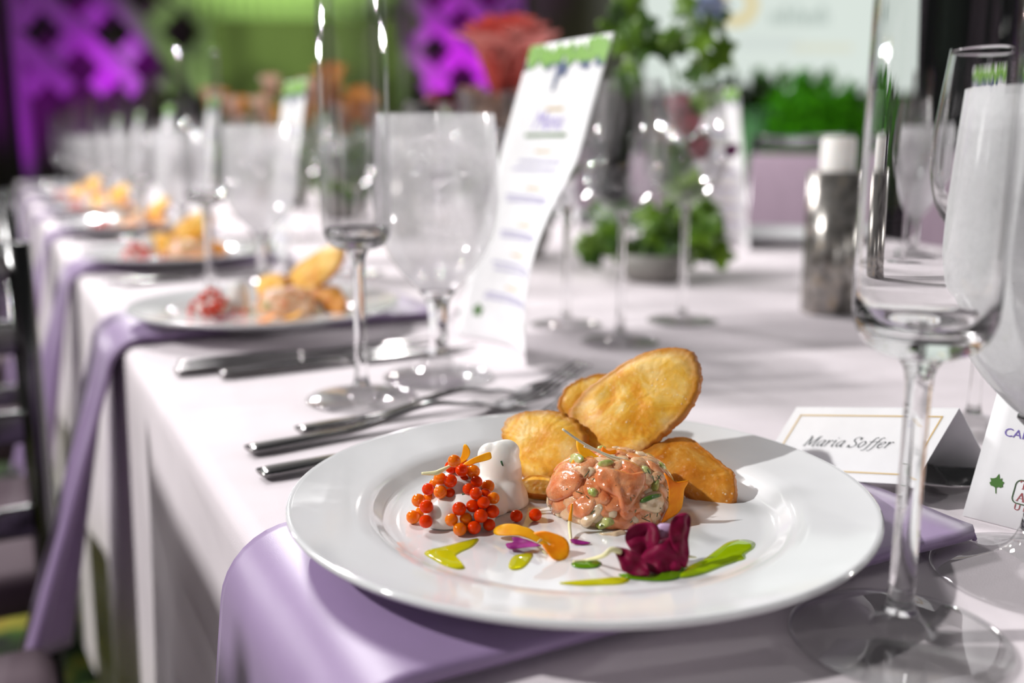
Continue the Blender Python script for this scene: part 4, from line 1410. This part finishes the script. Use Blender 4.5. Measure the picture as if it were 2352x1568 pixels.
def strokes(text, nib=.034, thin=.010, shear=.22, sp=.04):
    out = []
    x = 0
    for ch in text:
        adv, st = GLY[ch]
        sm = False
        for s_ in st:
            if s_ == 's':
                sm = True
                continue
            pts = [Vector((a_, b_, 0)) for a_, b_ in s_]
            if sm: pts = catmull(pts, 6)
            sm = False
            out.append([(p.x + x + p.y * shear, p.y) for p in pts])
        x += adv + sp
    VF = []
    nx, ny = nib, thin
    for pl_ in out:
        V, F = [], []
        for a_, b_ in pl_:
            V.append(Vector((a_ - nx, b_ - ny, 0))); V.append(Vector((a_ + nx, b_ + ny, 0)))
        for k in range(len(pl_) - 1):
            d = (pl_[k + 1][0] - pl_[k][0], pl_[k + 1][1] - pl_[k][1])
            F.append((2 * k, 2 * k + 1, 2 * k + 3, 2 * k + 2))
        # thin body so that strokes along the nib do not vanish
        VF.append((V, F))
        V2, F2 = [], []
        for a_, b_ in pl_:
            V2.append(Vector((a_, b_ - .016, 0))); V2.append(Vector((a_, b_ + .016, 0)))
        for k in range(len(pl_) - 1):
            F2.append((2 * k, 2 * k + 1, 2 * k + 3, 2 * k + 2))
        VF.append((V2, F2))
    V, F = join(VF)
    return V, F, x
def sans(text):
    cu = bpy.data.curves.new('t', 'FONT')
    cu.body = text
    cu.resolution_u = 3
    ob = bpy.data.objects.new('t', cu)
    COL.objects.link(ob)
    dg = bpy.context.evaluated_depsgraph_get()
    me = ob.evaluated_get(dg).to_mesh()
    V = [v.co.copy() for v in me.vertices]
    F = [tuple(p.vertices) for p in me.polygons]
    ob.evaluated_get(dg).to_mesh_clear()
    bpy.data.objects.remove(ob)
    return V, F, max(v.x for v in V)

# ------------------------------------------------------------------ name card
LIFT = .015      # the right end of the card rests on the spoon
BR = on_z(2098, 1113, LIFT); BK = on_z(2276, 1074, LIFT)
mid = (BR + BK) / 2
rz_ = at_fwd(2160, 936, mid.dot(F0)).z
RR_ = Vector((mid.x, mid.y, rz_))
al = on_z(1830, 934, rz_ - LIFT) - RR_
LEN = al.length
al.normalize()
T = thing('name_card', 'white folded tent name card with a gold border and grey italic name', 'card', (mid.x, mid.y, 0))
th = .0004
def panel(A_, B_, C_, D_):
    n = (B_ - A_).cross(D_ - A_).normalized()
    V = [A_, B_, C_, D_] + [q - n * th for q in (A_, B_, C_, D_)]
    return V, [(0, 1, 2, 3), (7, 6, 5, 4), (0, 4, 5, 1), (1, 5, 6, 2), (2, 6, 7, 3), (3, 7, 4, 0)], n
FL_ = BR + al * LEN; RL_ = RR_ + al * LEN; BL_ = BK + al * LEN
V, F, fn = panel(FL_, BR, RR_, RL_)
front_p = link('front_panel', mesh('front_panel', shift(V, T.location), F, False), PAPER, T)
V, F, _ = panel(BK, BL_, RL_, RR_)
link('back_panel', mesh('back_panel', shift(V, T.location), F, False), PAPER, T)
cx_ = -al; cyv = (RR_ - BR); chh = cyv.length; cyv.normalize()
def card_pt(x, y, lift=.00025):
    return FL_ + cx_ * x + cyv * y + fn * lift
VF = []
def strip(x0, y0, x1, y1):
    VF.append(([card_pt(x0, y0), card_pt(x1, y0), card_pt(x1, y1), card_pt(x0, y1)], [(0, 1, 2, 3)]))
mg, lw_ = .0055, .0008
strip(mg, mg, LEN - mg, mg + lw_); strip(mg, chh - mg - lw_, LEN - mg, chh - mg); strip(mg, mg, mg + lw_, chh - mg); strip(LEN - mg - lw_, mg, LEN - mg, chh - mg)
V, F = join(VF)
link('gold_border', mesh('gold_border', shift(V, T.location), F, False), GOLD, front_p)
tv, tf_, tw = strokes('Maria Soffer')
sc_ = .0500 / tw
V = [card_pt(LEN * .20 + v.x * sc_, chh * .45 + v.y * sc_, .0003) for v in tv]
link('lettering', mesh('lettering', shift(V, T.location), tf_, False), INK, front_p)

# ------------------------------------------------------------------ menu cards
def leaf_shape(n=5):
    pts = []
    for k in range(30):
        a_ = 2 * PI * k / 30
        r = .62 + .38 * abs(math.cos(2.5 * (a_ - PI / 2)))
        if abs(a_ - 1.5 * PI) < .25: r *= .6
        pts.append((r * math.cos(a_), r * math.sin(a_)))
    return pts
def menu(bl, brt, up_fn, label, seed, near=False, hgt=.285):
    """sheet from bottom-left to bottom-right; up_fn(s,t) gives the offset at width s, height t"""
    bl, brt = Vector(bl), Vector(brt)
    base = (bl + brt) / 2
    T = thing('menu_card', label, 'menu', base, 0, 'menu cards')
    def S(s, t):
        return bl.lerp(brt, s) + up_fn(s, t)
    def nrm(s, t):
        e = .01
        return (S(s + e, t) - S(s - e, t)).cross(S(s, t + e) - S(s, t - e)).normalized()
    ns, nt = 20, 36
    V, F = [], []
    for j in range(nt + 1):
        for i in range(ns + 1):
            V.append(S(i / ns, j / nt))
    for j in range(nt):
        for i in range(ns):
            q = j * (ns + 1) + i
            F.append((q, q + 1, q + ns + 2, q + ns + 1))
    sheet = link('sheet', mesh('sheet', shift(V, base), F), PAPER, T)
    m_ = sheet.modifiers.new('t', 'SOLIDIFY'); m_.thickness = .0004; m_.offset = -1
    wid = (brt - bl).length
    def put(name, V2, F2, mat, lift=.0004):
        vv = [S(x, y) + nrm(x, y) * lift for x, y in V2]
        return link(name, mesh(name, shift(vv, base), F2, False), mat, sheet)
    r = random.Random(seed)
    def bars(y, x0, x1, hh, mat, name='text_line'):
        V2, F2 = [], []
        x = x0
        while x < x1:
            w = r.uniform(.012, .035)
            w = min(w, x1 - x)
            nseg = 1
            k = len(V2)
            V2 += [(x, y), (x + w, y), (x + w, y + hh), (x, y + hh)]
            F2.append((k, k + 1, k + 2, k + 3))
            x += w + .008
        put(name, V2, F2, mat)
    # leaf border at the head of the sheet
    for mat, cnt, ylo, sz in ((INKB, 16, .905, .026), (INKLG, 46, .935, .026)):
        V2, F2 = [], []
        for k in range(cnt):
            cx2 = (k + .5) / cnt + r.uniform(-.02, .02)
            cx2 = min(.97, max(.03, cx2))
            cy2 = min(.985, ylo + r.uniform(0, .05))
            lp = leaf_shape()
            s_ = sz * r.uniform(.7, 1.2)
            b_ = len(V2)
            V2 += [(min(.999, max(.001, cx2 + q[0] * s_ * 1.6)), min(1.0, cy2 + q[1] * s_)) for q in lp]
            V2.append((cx2, cy2))
            F2 += [(b_ + i, b_ + (i + 1) % 30, b_ + 30) for i in range(30)]
        put('leaf_border', V2, F2, mat, .0004 if mat is INKB else .0006)
    put('leaf_border', [(.42, .93), (.50, .93), (.44, .84), (.41, .84)], [(0, 1, 2, 3)], INKB, .0006)
    for nm_, txt, y, hgt_, x0, mat in [('heading', 'Menu', .715, .060, .27, INKS)]:
        tv, tf_, tw = sans(txt)
        k = .36 / tw
        put(nm_, [(x0 + (v.x + v.y * .45) * k, y + v.y * k * wid / hgt) for v in tv], tf_, mat)
    bars(.775, .40, .62, .010, GOLD)
    bars(.690, .22, .74, .012, LEAFP)
    for y in (.605, .580, .49, .475, .37, .355, .265, .245, .16, .145):
        bars(y, .16 + r.uniform(0, .06), .80 - r.uniform(0, .06), .010, INKL)
    for y in (.64, .52, .40, .30, .19):
        bars(y, .38, .58, .007, GOLD)
    # foot: leaf and emblem
    def leaf_at(cx2, cy2, s_):
        lp = leaf_shape()
        V2 = [(cx2 + q[0] * s_, cy2 + q[1] * s_ * wid / hgt) for q in lp] + [(cx2, cy2)]
        put('leaf_print', V2, [(i, (i + 1) % 30, 30) for i in range(30)], LEAFP)
    leaf_at(.14, .10, .045)
    if not near:
        leaf_at(.86, .10, .045)
    return T, S, nrm, put, wid, leaf_at

# curled menu leaning towards the wine glasses
bl = Vector((.399, .900, 0)); brt = Vector((.400, .752, 0))
def upc(s, t):
    lean = .085 * t ** 1.1
    curl = .022 * math.sin(PI * s) * (1 - t) ** 1.0 - .018 * (s ** 2) * math.sin(PI * min(1, t * 1.6)) * (1 if t < .62 else 0)
    return Vector((lean + curl, 0, .0006 + .284 * t))
menu(bl, brt, upc, 'tall curled white menu card with green leaf border by the ice water goblet', 3)
# menu card at the near place, leaning back behind the goblet
bl = on_z(2210, 1186, 0); bx = on_z(2352, 1228, 0)
dirx = (bx - bl).normalized()
brt = bl + dirx * .108
bk = Vector((-dirx.y, dirx.x, 0))
if bk.dot(F0) < 0: bk = -bk
def upn(s, t):
    h_ = .145 * t
    return bk * (.06 * t) + ZV * (.0006 + h_) + bk * .004 * math.sin(PI * s)
def near_menu():
    global bl, brt
    base = (bl + brt) / 2
    T = thing('menu_card', 'white menu card with leaf and boxed red initials leaning behind the frosted goblet', 'menu', base, 0, 'menu cards')
    b0, b1 = bl.copy(), brt.copy()
    S = lambda s, t: b0.lerp(b1, s) + upn(s, t)
    n0 = (S(.6, .5) - S(.4, .5)).cross(S(.5, .6) - S(.5, .4)).normalized()
    V, F = [], []
    ns, nt = 12, 8
    for j in range(nt + 1):
        for i in range(ns + 1):
            V.append(S(i / ns, j / nt))
    for j in range(nt):
        for i in range(ns):
            q = j * (ns + 1) + i
            F.append((q, q + 1, q + ns + 2, q + ns + 1))
    sheet = link('sheet', mesh('sheet', shift(V, base), F), PAPER, T)
    m_ = sheet.modifiers.new('t', 'SOLIDIFY'); m_.thickness = .0004; m_.offset = -1
    wid, hg = .108, (.145 ** 2 + .06 ** 2) ** .5
    def at(x, y, lift=.0004):
        return S(x / wid, y / hg) + n0 * lift
    # find sheet coordinates of a traced pixel
    def inv(px, py):
        best = (9, 0, 0)
        for i in range(0, 101):
            for j in range(0, 101):
                q = project(S(i / 100, j / 100))
                e = (q[0] - px) ** 2 + (q[1] - py) ** 2
                if i == j == 0 or e < best[0]: best = (e, i / 100 * wid, j / 100 * hg)
        return best[1], best[2]
    def put(nm_, VF, mat):
        link(nm_, mesh(nm_, shift(VF[0], base), VF[1], False), mat, sheet)
    lx, ly = inv(2288, 1110)
    lp = [(0, 1.25), (.18, .72), (.30, .62), (.48, .80), (.52, .45), (.82, .32), (.70, 0), (.80, -.22), (.55, -.42), (.28, -.38), (.05, -.55), (-.05, -.55), (-.30, -.42), (-.58, -.40), (-.80, -.10), (-.66, .12), (-.86, .48), (-.55, .50), (-.34, .60), (-.20, .72)]
    V2 = [at(lx + a_ * .0042, ly + b_ * .0042) for a_, b_ in lp] + [at(lx, ly)]
    put('leaf_print', (V2, [(i, (i + 1) % len(lp), len(lp)) for i in range(len(lp))]), LEAFP)
    V2 = [at(lx - .0002, ly - .002), at(lx + .0004, ly - .002), at(lx + .0012, ly - .0052), at(lx + .0008, ly - .0052)]
    put('leaf_stalk', (V2, [(0, 1, 2, 3)]), LEAFP)
    tx, ty = inv(2306, 1000)
    tv, tf_, tw = sans('CAR')
    k = .0125 / tw
    put('heading', ([at(tx + v.x * k, ty + v.y * k) for v in tv], tf_), INKP)
    # rounded box with the initials
    bx0, by0 = inv(2322, 1152); _, by1 = inv(2326, 1100)
    w_, h_ = .032, by1 - by0
    ring = []
    rad_ = .003
    for cx2, cy2, a0 in ((bx0 + w_ - rad_, by0 + rad_, -PI / 2), (bx0 + w_ - rad_, by0 + h_ - rad_, 0), (bx0 + rad_, by0 + h_ - rad_, PI / 2), (bx0 + rad_, by0 + rad_, PI)):
        for q in range(6):
            a_ = a0 + PI / 2 * q / 5
            ring.append((cx2, cy2, math.cos(a_), math.sin(a_)))
    V2 = []
    for cx2, cy2, c_, s_ in ring:
        V2.append(at(cx2 + rad_ * c_, cy2 + rad_ * s_)); V2.append(at(cx2 + (rad_ - .0005) * c_, cy2 + (rad_ - .0005) * s_))
    nn = len(ring)
    put('emblem_box', (V2, [(2 * i, 2 * i + 1, 2 * ((i + 1) % nn) + 1, 2 * ((i + 1) % nn)) for i in range(nn)]), INKG)
    for ch, px, py in (('T', 2338, 1122), ('A', 2334, 1146)):
        x_, y_ = inv(px, py)
        tv, tf_, tw = strokes(ch, .045, .02, 0.0)
        k = .0062
        put('initial', ([at(x_ + v.x * k, y_ + v.y * k) for v in tv], tf_), INKR)
    x_, y_ = inv(2326, 1168)
    tv, tf_, tw = sans('U N')
    k = .0075 / tw
    put('small_caption', ([at(x_ + v.x * k, y_ + v.y * k) for v in tv], tf_), INKR)
near_menu()
for i in range(2, 8):
    y = SET_Y[i]
    menu((.375, y - .02, 0), (.375, y - .15, 0), lambda s, t: Vector((.05 * t + .02 * math.sin(PI * s) * (1 - t), 0, .0006 + .284 * t)), 'tall menu card with leaf border ' + place(i), 30 + i)
for i, y in enumerate(FAR_Y):
    menu((1.20, y + .02, 0), (1.20, y - .10, 0), lambda s, t: Vector((-.04 * t + .02 * math.sin(PI * s) * (1 - t), 0, .0006 + .284 * t)), 'tall white menu card ' + far(i), 50 + i)

# ------------------------------------------------------------------ candles and centrepieces on the middle line
def candle(x, y, label, hgt=.160):
    T = thing('candle_holder', label, 'candle', (x, y, 0), 0, 'mercury glass candle holders')
    link('holder', mesh('holder', *lathe([(0, 0), (.030, 0), (.0320, .003), (.0320, hgt), (.0305, hgt), (.0300, .006), (0, .005)], 40)), MERC, T)
    link('candle', mesh('candle', *lathe([(0, .0055), (.0185, .0055), (.0190, .010), (.0190, hgt + .035), (.016, hgt + .038), (0, hgt + .034)], 32)), WAX, T)
    link('wick', mesh('wick', *tube([(0, 0, hgt + .033), (.0005, 0, hgt + .044)], .0008, 6)), INK, T)
p = on_z(1903, 716); candle(p.x, p.y, 'mottled mercury glass candle holder with a white candle nearest the green leaf centrepiece')
candle(.98, .42, 'mottled mercury glass candle holder behind the wine glass of the name card place', .10)
candle(.70, .40, 'low mottled mercury glass candle holder across from the name card', .085)
candle(.74, 1.92, 'mottled mercury glass candle holder between the coral bloom and the amber blooms')
candle(.80, 3.35, 'mottled mercury glass candle holder far along the table between amber blooms')

def bloom(T, c, mat, n, L_, w, open_, seed, name='bloom'):
    """layered cup of upright petals, one bloom per part"""
    r = random.Random(seed)
    VF = []
    for k in range(n):
        ly = k / n
        a_ = k * 2.399
        op = open_ * (.25 + .75 * ly)
        d = Vector((math.cos(a_) * math.sin(op), math.sin(a_) * math.sin(op), math.cos(op)))
        side = Vector((-math.sin(a_), math.cos(a_), 0))
        nrm_ = side.cross(d)
        pts = []
        for j in range(7):
            t = j / 6
            ww = w * math.sin(PI * (.12 + .83 * t)) ** .7
            cen = c + d * (L_ * t) + nrm_ * (-.25 * L_ * math.sin(PI * t)) * (1 if True else 0) + Vector((math.cos(a_), math.sin(a_), 0)) * (.12 * L_ * math.sin(PI * t * .9))
            pts.append([cen - side * ww - nrm_ * .15 * ww, cen, cen + side * ww - nrm_ * .15 * ww])
        V = [q for row in pts for q in row]
        F = [(3 * j + i, 3 * j + i + 1, 3 * j + i + 4, 3 * j + i + 3) for j in range(6) for i in range(2)]
        VF.append((V, F))
    V, F = join(VF)
    return link(name, mesh(name, V, F), mat, T)
def leafpart(T, p, d, L_, w, mat, roll=0.0):
    v, f = leafmesh(L_, w, .2)
    q = Vector(d).normalized().to_track_quat('X', 'Z') @ Matrix.Rotation(roll, 3, 'X').to_quaternion()
    o = link('leaf', mesh('leaf', [q @ x + Vector(p) for x in v], f), mat, T)
    o.modifiers.new('s', 'SUBSURF').render_levels = 1
    return o
def broadleaf(T, p, n, s, mat, seed):
    """round lobed leaf"""
    n = Vector(n).normalized()
    ax = n.orthogonal().normalized(); ay = n.cross(ax)
    pts = []
    for k in range(24):
        a_ = 2 * PI * k / 24
        r = s * (.80 + .20 * math.cos(5 * a_ + seed))
        if k == 18: r *= .45
        pts.append(Vector(p) + ax * r * math.cos(a_) + ay * r * math.sin(a_) + n * (.12 * s * math.cos(2 * a_ + seed)))
    V, F, E = slab3(pts, n, .0006, .0006, 4, None, 0.003, 60, 6, .7, seed)
    return link('leaf', mesh('leaf', V, F), mat, T)
def bowl(T, r=.06, h=.055):
    link('bowl', mesh('bowl', *lathe([(0, 0), (r * .7, 0), (r * .95, h * .4), (r, h), (r * .93, h), (r * .86, h * .45), (0, h * .2)], 36)), SOILG, T)

def arrangement_green():
    b0 = on_z(1500, 645, 0)
    T = thing('flower_centrepiece', 'leafy green centrepiece with pink roses and tall round leaves behind the wine glasses', 'centrepiece', b0, 0, 'centrepieces down the middle of the table')
    bowl(T, .05, .04)
    r = random.Random(11)
    d0 = b0.dot(F0)
    def L(px, py, dd=0.0):
        return at_fwd(px, py, d0 + dd) - b0
    for k in range(64):       # low mass of broad leaves
        px, py = r.uniform(1345, 1655), r.uniform(478, 625)
        P = L(px, py, r.uniform(-.02, .10))
        P.z = max(P.z, .037)
        broadleaf(T, P, camn(r.uniform(.1, .9), r.uniform(-.7, .9)), r.uniform(.020, .034), LEAF if r.random() < .62 else LEAFD, k)
    for (px, py) in [(1412, 62), (1440, 30), (1455, 80), (1425, 105), (1478, 60), (1500, 92), (1530, 110), (1560, 92), (1590, 70), (1620, 60), (1640, 40), (1610, 95), (1582, 30), (1572, 8), (1540, 85),
                     (1650, 130), (1630, 155), (1605, 150), (1590, 175), (1660, 110), (1445, 5), (1415, 30), (1470, 130), (1450, 160), (1440, 185), (1600, 240), (1580, 255), (1620, 230), (1530, 400), (1570, 380), (1555, 350), (1600, 330), (1545, 440), (1590, 420), (1520, 350)]:
        broadleaf(T, L(px, py, r.uniform(.02, .10)), camn(r.uniform(-.1, .6), r.uniform(-.5, .9)), r.uniform(.019, .029), LEAF if r.random() < .6 else LEAFD, px)
    for ptsx in ([(1500, 600), (1520, 420), (1480, 220), (1440, 60), (1430, 10)], [(1510, 600), (1560, 400), (1600, 220), (1630, 80), (1650, -20)], [(1500, 600), (1545, 440), (1560, 250), (1530, 110), (1480, 60)]):
        V, F = tube(catmull([L(x, min(y, 625), .05) for x, y in ptsx], 5), .0022, 6)
        link('stem', mesh('stem', V, F), LEAFD, T)
    for k, (px, py, m, L_) in enumerate([(1580, 285, PINK, .040), (1608, 335, PINK, .036), (1560, 240, PINK, .038), (1630, 20, BLUEF, .040), (1680, 330, PETP, .022), (1520, 300, BLUSH, .030)]):
        bloom(T, L(px, py, .06) - Vector((0, 0, .02)), m, 14, L_, L_ * .45, 1.0, k)
arrangement_green()

def arrangement(u, v, label, kind, seed):
    b0 = Vector((v, u, 0))
    T = thing('flower_centrepiece', label, 'centrepiece', b0, 0, 'centrepieces down the middle of the table')
    r = random.Random(seed)
    bowl(T, .065, .07)
    d0 = b0.dot(F0)
    for k in range(40):
        a_ = r.uniform(0, 2 * PI)
        rr2 = r.uniform(.02, .10)
        P = Vector((math.cos(a_) * rr2, math.sin(a_) * rr2, r.uniform(.06, .17)))
        broadleaf(T, P, Vector((math.cos(a_), math.sin(a_), r.uniform(0, 1))), r.uniform(.016, .028), LEAF if r.random() < .5 else LEAFD, k)
    for k in range(18):
        a_ = r.uniform(0, 2 * PI)
        P = Vector((math.cos(a_) * .05, math.sin(a_) * .05, .10))
        leafpart(T, P, (math.cos(a_), math.sin(a_), r.uniform(.2, 1.4)), r.uniform(.07, .12), .02, LEAFD, r.uniform(-1, 1))
    def st(P, z0=.05):
        V, F = tube([Vector((P.x * .2, P.y * .2, z0)), Vector((P.x * .7, P.y * .7, (z0 + P.z) * .55)), P], .003, 6)
        link('stem', mesh('stem', V, F), LEAFD, T)
    if kind == 'coral':
        P = at_fwd(1165, 225, d0) - b0
        st(P)
        bloom(T, P, CORAL, 34, .135, .042, .80, 3, 'coral_bloom')
        for k, (px, py, m, L_) in enumerate([(1125, 285, BLUSH, .050), (1180, 300, BLUSH, .045), (1048, 262, CRIM, .040), (1010, 250, PINK, .030), (1085, 250, BLUSH, .04), (1215, 280, BLUSH, .035)]):
            P = at_fwd(px, py, d0 - .03) - b0
            st(P)
            bloom(T, P, m, 18, L_, L_ * .5, 1.25, k + 10)
    else:
        for k in range(6):
            a_ = k * 1.05 + seed
            rr2 = .03 + .05 * r.random()
            P = Vector((math.cos(a_) * rr2, math.sin(a_) * rr2, r.uniform(.19, .32)))
            st(P)
            bloom(T, P, AMBER if k < 4 else BLUSH, 16, r.uniform(.07, .11), .02, .55, k + seed)
    return T
arrangement(1.52, .785, 'centrepiece with a large coral bloom over blush roses', 'coral', 2)
arrangement(2.45, .78, 'centrepiece with amber blooms next beyond the coral one', 'amber', 4)
arrangement(3.0, .78, 'centrepiece with amber blooms in the middle of the far table half', 'amber', 5)
arrangement(3.8, .78, 'centrepiece with amber blooms nearest the far table end', 'amber', 6)

# ------------------------------------------------------------------ food at the further places
def far_food(i):
    y = SET_Y[i]
    C0 = Vector((PLX, y, WELL))
    off = Vector((PLX - PC.x, y - PC.y, 0))
    rot = Matrix.Rotation(rad([0, -8, 25, -20, 10, 30, 0, -15][i]), 3, 'Z')
    def mv(o):
        P = rot @ (Vector(o.location) - PC) + Vector((PLX, y, 0))
        return P
    names = [(big, 'standing tall'), (lc, 'round and puffed'), (rc, 'dark and low')]
    for o, d in names:
        c = o.copy(); COL.objects.link(c)
        c.location = mv(o); c.rotation_euler = (0, 0, rad([0, -8, 25, -20, 10, 30, 0, -15][i]))
        tag(c, f'potato chip {d} on the plate {place(i)}', 'chip', 'fried potato chips at the further places')
    T = thing('salmon_tartare', 'diced salmon tartare mound on the plate ' + place(i), 'tartare', rot @ (TC - PC) + Vector((PLX, y, 0)), 0, 'tartare mounds at the further places')
    V, F = [], []
    for j in range(13):
        for k in range(32):
            p, n = dome(2 * PI * k / 32, j / 12 * .999)
            V.append(p + n * .003 * noise.noise(p * 110 + Vector((i, 0, 0))))
    for j in range(12):
        for k in range(32):
            F.append((j * 32 + k, j * 32 + (k + 1) % 32, (j + 1) * 32 + (k + 1) % 32, (j + 1) * 32 + k))
    F.append(tuple(range(32))[::-1])
    link('mound', mesh('mound', V, F), SALP, T)
    r = random.Random(i)
    for k in range(14):
        p, n = dome(r.uniform(0, 2 * PI), r.uniform(.2, .8))
        v, f = lump((.005, .004, .002), k + i * 20, 1)
        q = n.to_track_quat('Z', 'Y')
        m = r.choice([SALM, SALM, CUKE, ONION])
        link('salmon_piece' if m is SALM else ('cucumber_piece' if m is CUKE else 'onion_piece'), mesh('piece', [q @ w + p for w in v], f), m, T)
    cc = rot @ (cbase - PC) + Vector((PLX, y, 0))
    V, F = join([ell(c - cbase, rr2, camrot) for c, rr2 in lobes])
    V = [Vector((v.x, v.y, max(v.z, .0001))) for v in V]
    T2 = thing('cream_dollop', 'white cream mound with roe on the plate ' + place(i), 'cream', cc, rad([0, -8, 25, -20, 10, 30, 0, -15][i]), 'cream mounds at the further places')
    link('cream', mesh('cream', V, F), CREAM, T2)
    VF = []
    for p, r2 in placed[:30]:
        v, f = ico(1)
        VF.append(([w * r2 + (p - cbase) for w in v], f))
    V, F = join(VF)
    tag(link('roe', mesh('roe', V, F), ROE, T2), kind='stuff')
    for k, (dx, dy, m, lb_) in enumerate([(-.045, -.03, PETM, 'crimson'), (-.005, -.05, PETO, 'orange'), (.02, -.045, PETY, 'yellow-orange')]):
        P = rot @ Vector((dx, dy, 0)) + C0
        pts = [P + Vector((.012 * math.cos(a_) , .008 * math.sin(a_), .003 + .003 * math.cos(a_))) for a_ in [2 * PI * q / 12 for q in range(12)]]
        V, F, E = slab3(pts, (ZV - F0 * .6).normalized(), .0008, .0008, 5, lambda x, y_: .004 * x * x, .002, 120, 5, .7, k)
        single('flower_petal', V, F, m, f'{lb_} petal on the plate {place(i)}', 'petal', 'petals at the further places')
for i in range(1, 6):
    far_food(i)

# ------------------------------------------------------------------ silver ladder-back chairs beside the cloth
def chair(y, label, xr=.048, hb=.84, slats=(.53, .64, .74, .82)):
    """chair standing side-on to the table: its slatted back runs out from the cloth"""
    T = thing('ladder_back_chair', label, 'chair', (xr - .20, y, FLZ), 0, 'silver ladder-back chairs')
    for sx in (-1, 1):
        V, F = tube([(sx * .185, 0, 0), (sx * .185, 0, .45), (sx * .185, -.03, hb)], .013, 10)
        link('back_post', mesh('back_post', V, F), SILV, T)
        V, F = tube([(sx * .185, .36, 0), (sx * .185, .36, .42)], .013, 10)
        link('leg', mesh('leg', V, F), SILV, T)
        for z in (.14, .26):
            V, F = tube([(sx * .185, 0, z), (sx * .185, .36, z)], .008, 8)
            link('stretcher', mesh('stretcher', V, F), SILV, T)
    for z in slats:
        V, F = box(-.185, .185, -.008 - (z - .45) * .07, .008 - (z - .45) * .07, z - .018, z + .018, .005)
        link('slat', mesh('slat', V, F), SILV, T)
    if hb > .9:
        V, F = box(-.175, .175, -.045, .000, .54, hb - .05, .015)
        link('back_cushion', mesh('back_cushion', V, F), LILAC, T)
    V, F = box(-.20, .20, -.01, .38, .415, .47, .018)
    link('cushion', mesh('cushion', V, F), MAUVE, T)
    return T
chair(1.18, 'silver ladder-back chair with mauve cushion beside the napkin of the second place', .03)
chair(1.80, 'silver ladder-back chair with mauve cushion beside the napkin of the third place', .03)
chair(2.42, 'silver ladder-back chair with mauve cushion beside the napkin of the fourth place', .03)
for y, lb_ in ((.80, 'high-backed chair with lilac back cushion placed unseen to shade the cloth past the name card place'), (.34, 'high-backed chair with lilac back cushion placed unseen to shade the cloth before the name card place')):
    T = chair(y, lb_, hb=1.14, slats=(.50, 1.12))  # unseen chairs; tall cushioned backs and position set to shade the cloth side
    T.location = (-.37, y, FLZ)
    T.rotation_euler = (0, 0, -PI / 2)
tall_chair = chair(FAR_Y[0], 'high-backed chair with lilac back cushion ' + far(0), hb=.96, slats=(.50, .94))
tall_chair.location = (1.93, FAR_Y[0], FLZ)
tall_chair.rotation_euler = (0, 0, rad(90))
def far_chair(y, label):
    T = thing('ladder_back_chair', label, 'chair', (1.93, y, FLZ), rad(90), 'silver ladder-back chairs')
    for ch in tall_chair.children:
        c = ch.copy(); COL.objects.link(c); c.parent = T
for i, y in list(enumerate(FAR_Y))[1:]:
    far_chair(y, 'high-backed chair with lilac back cushion ' + far(i))
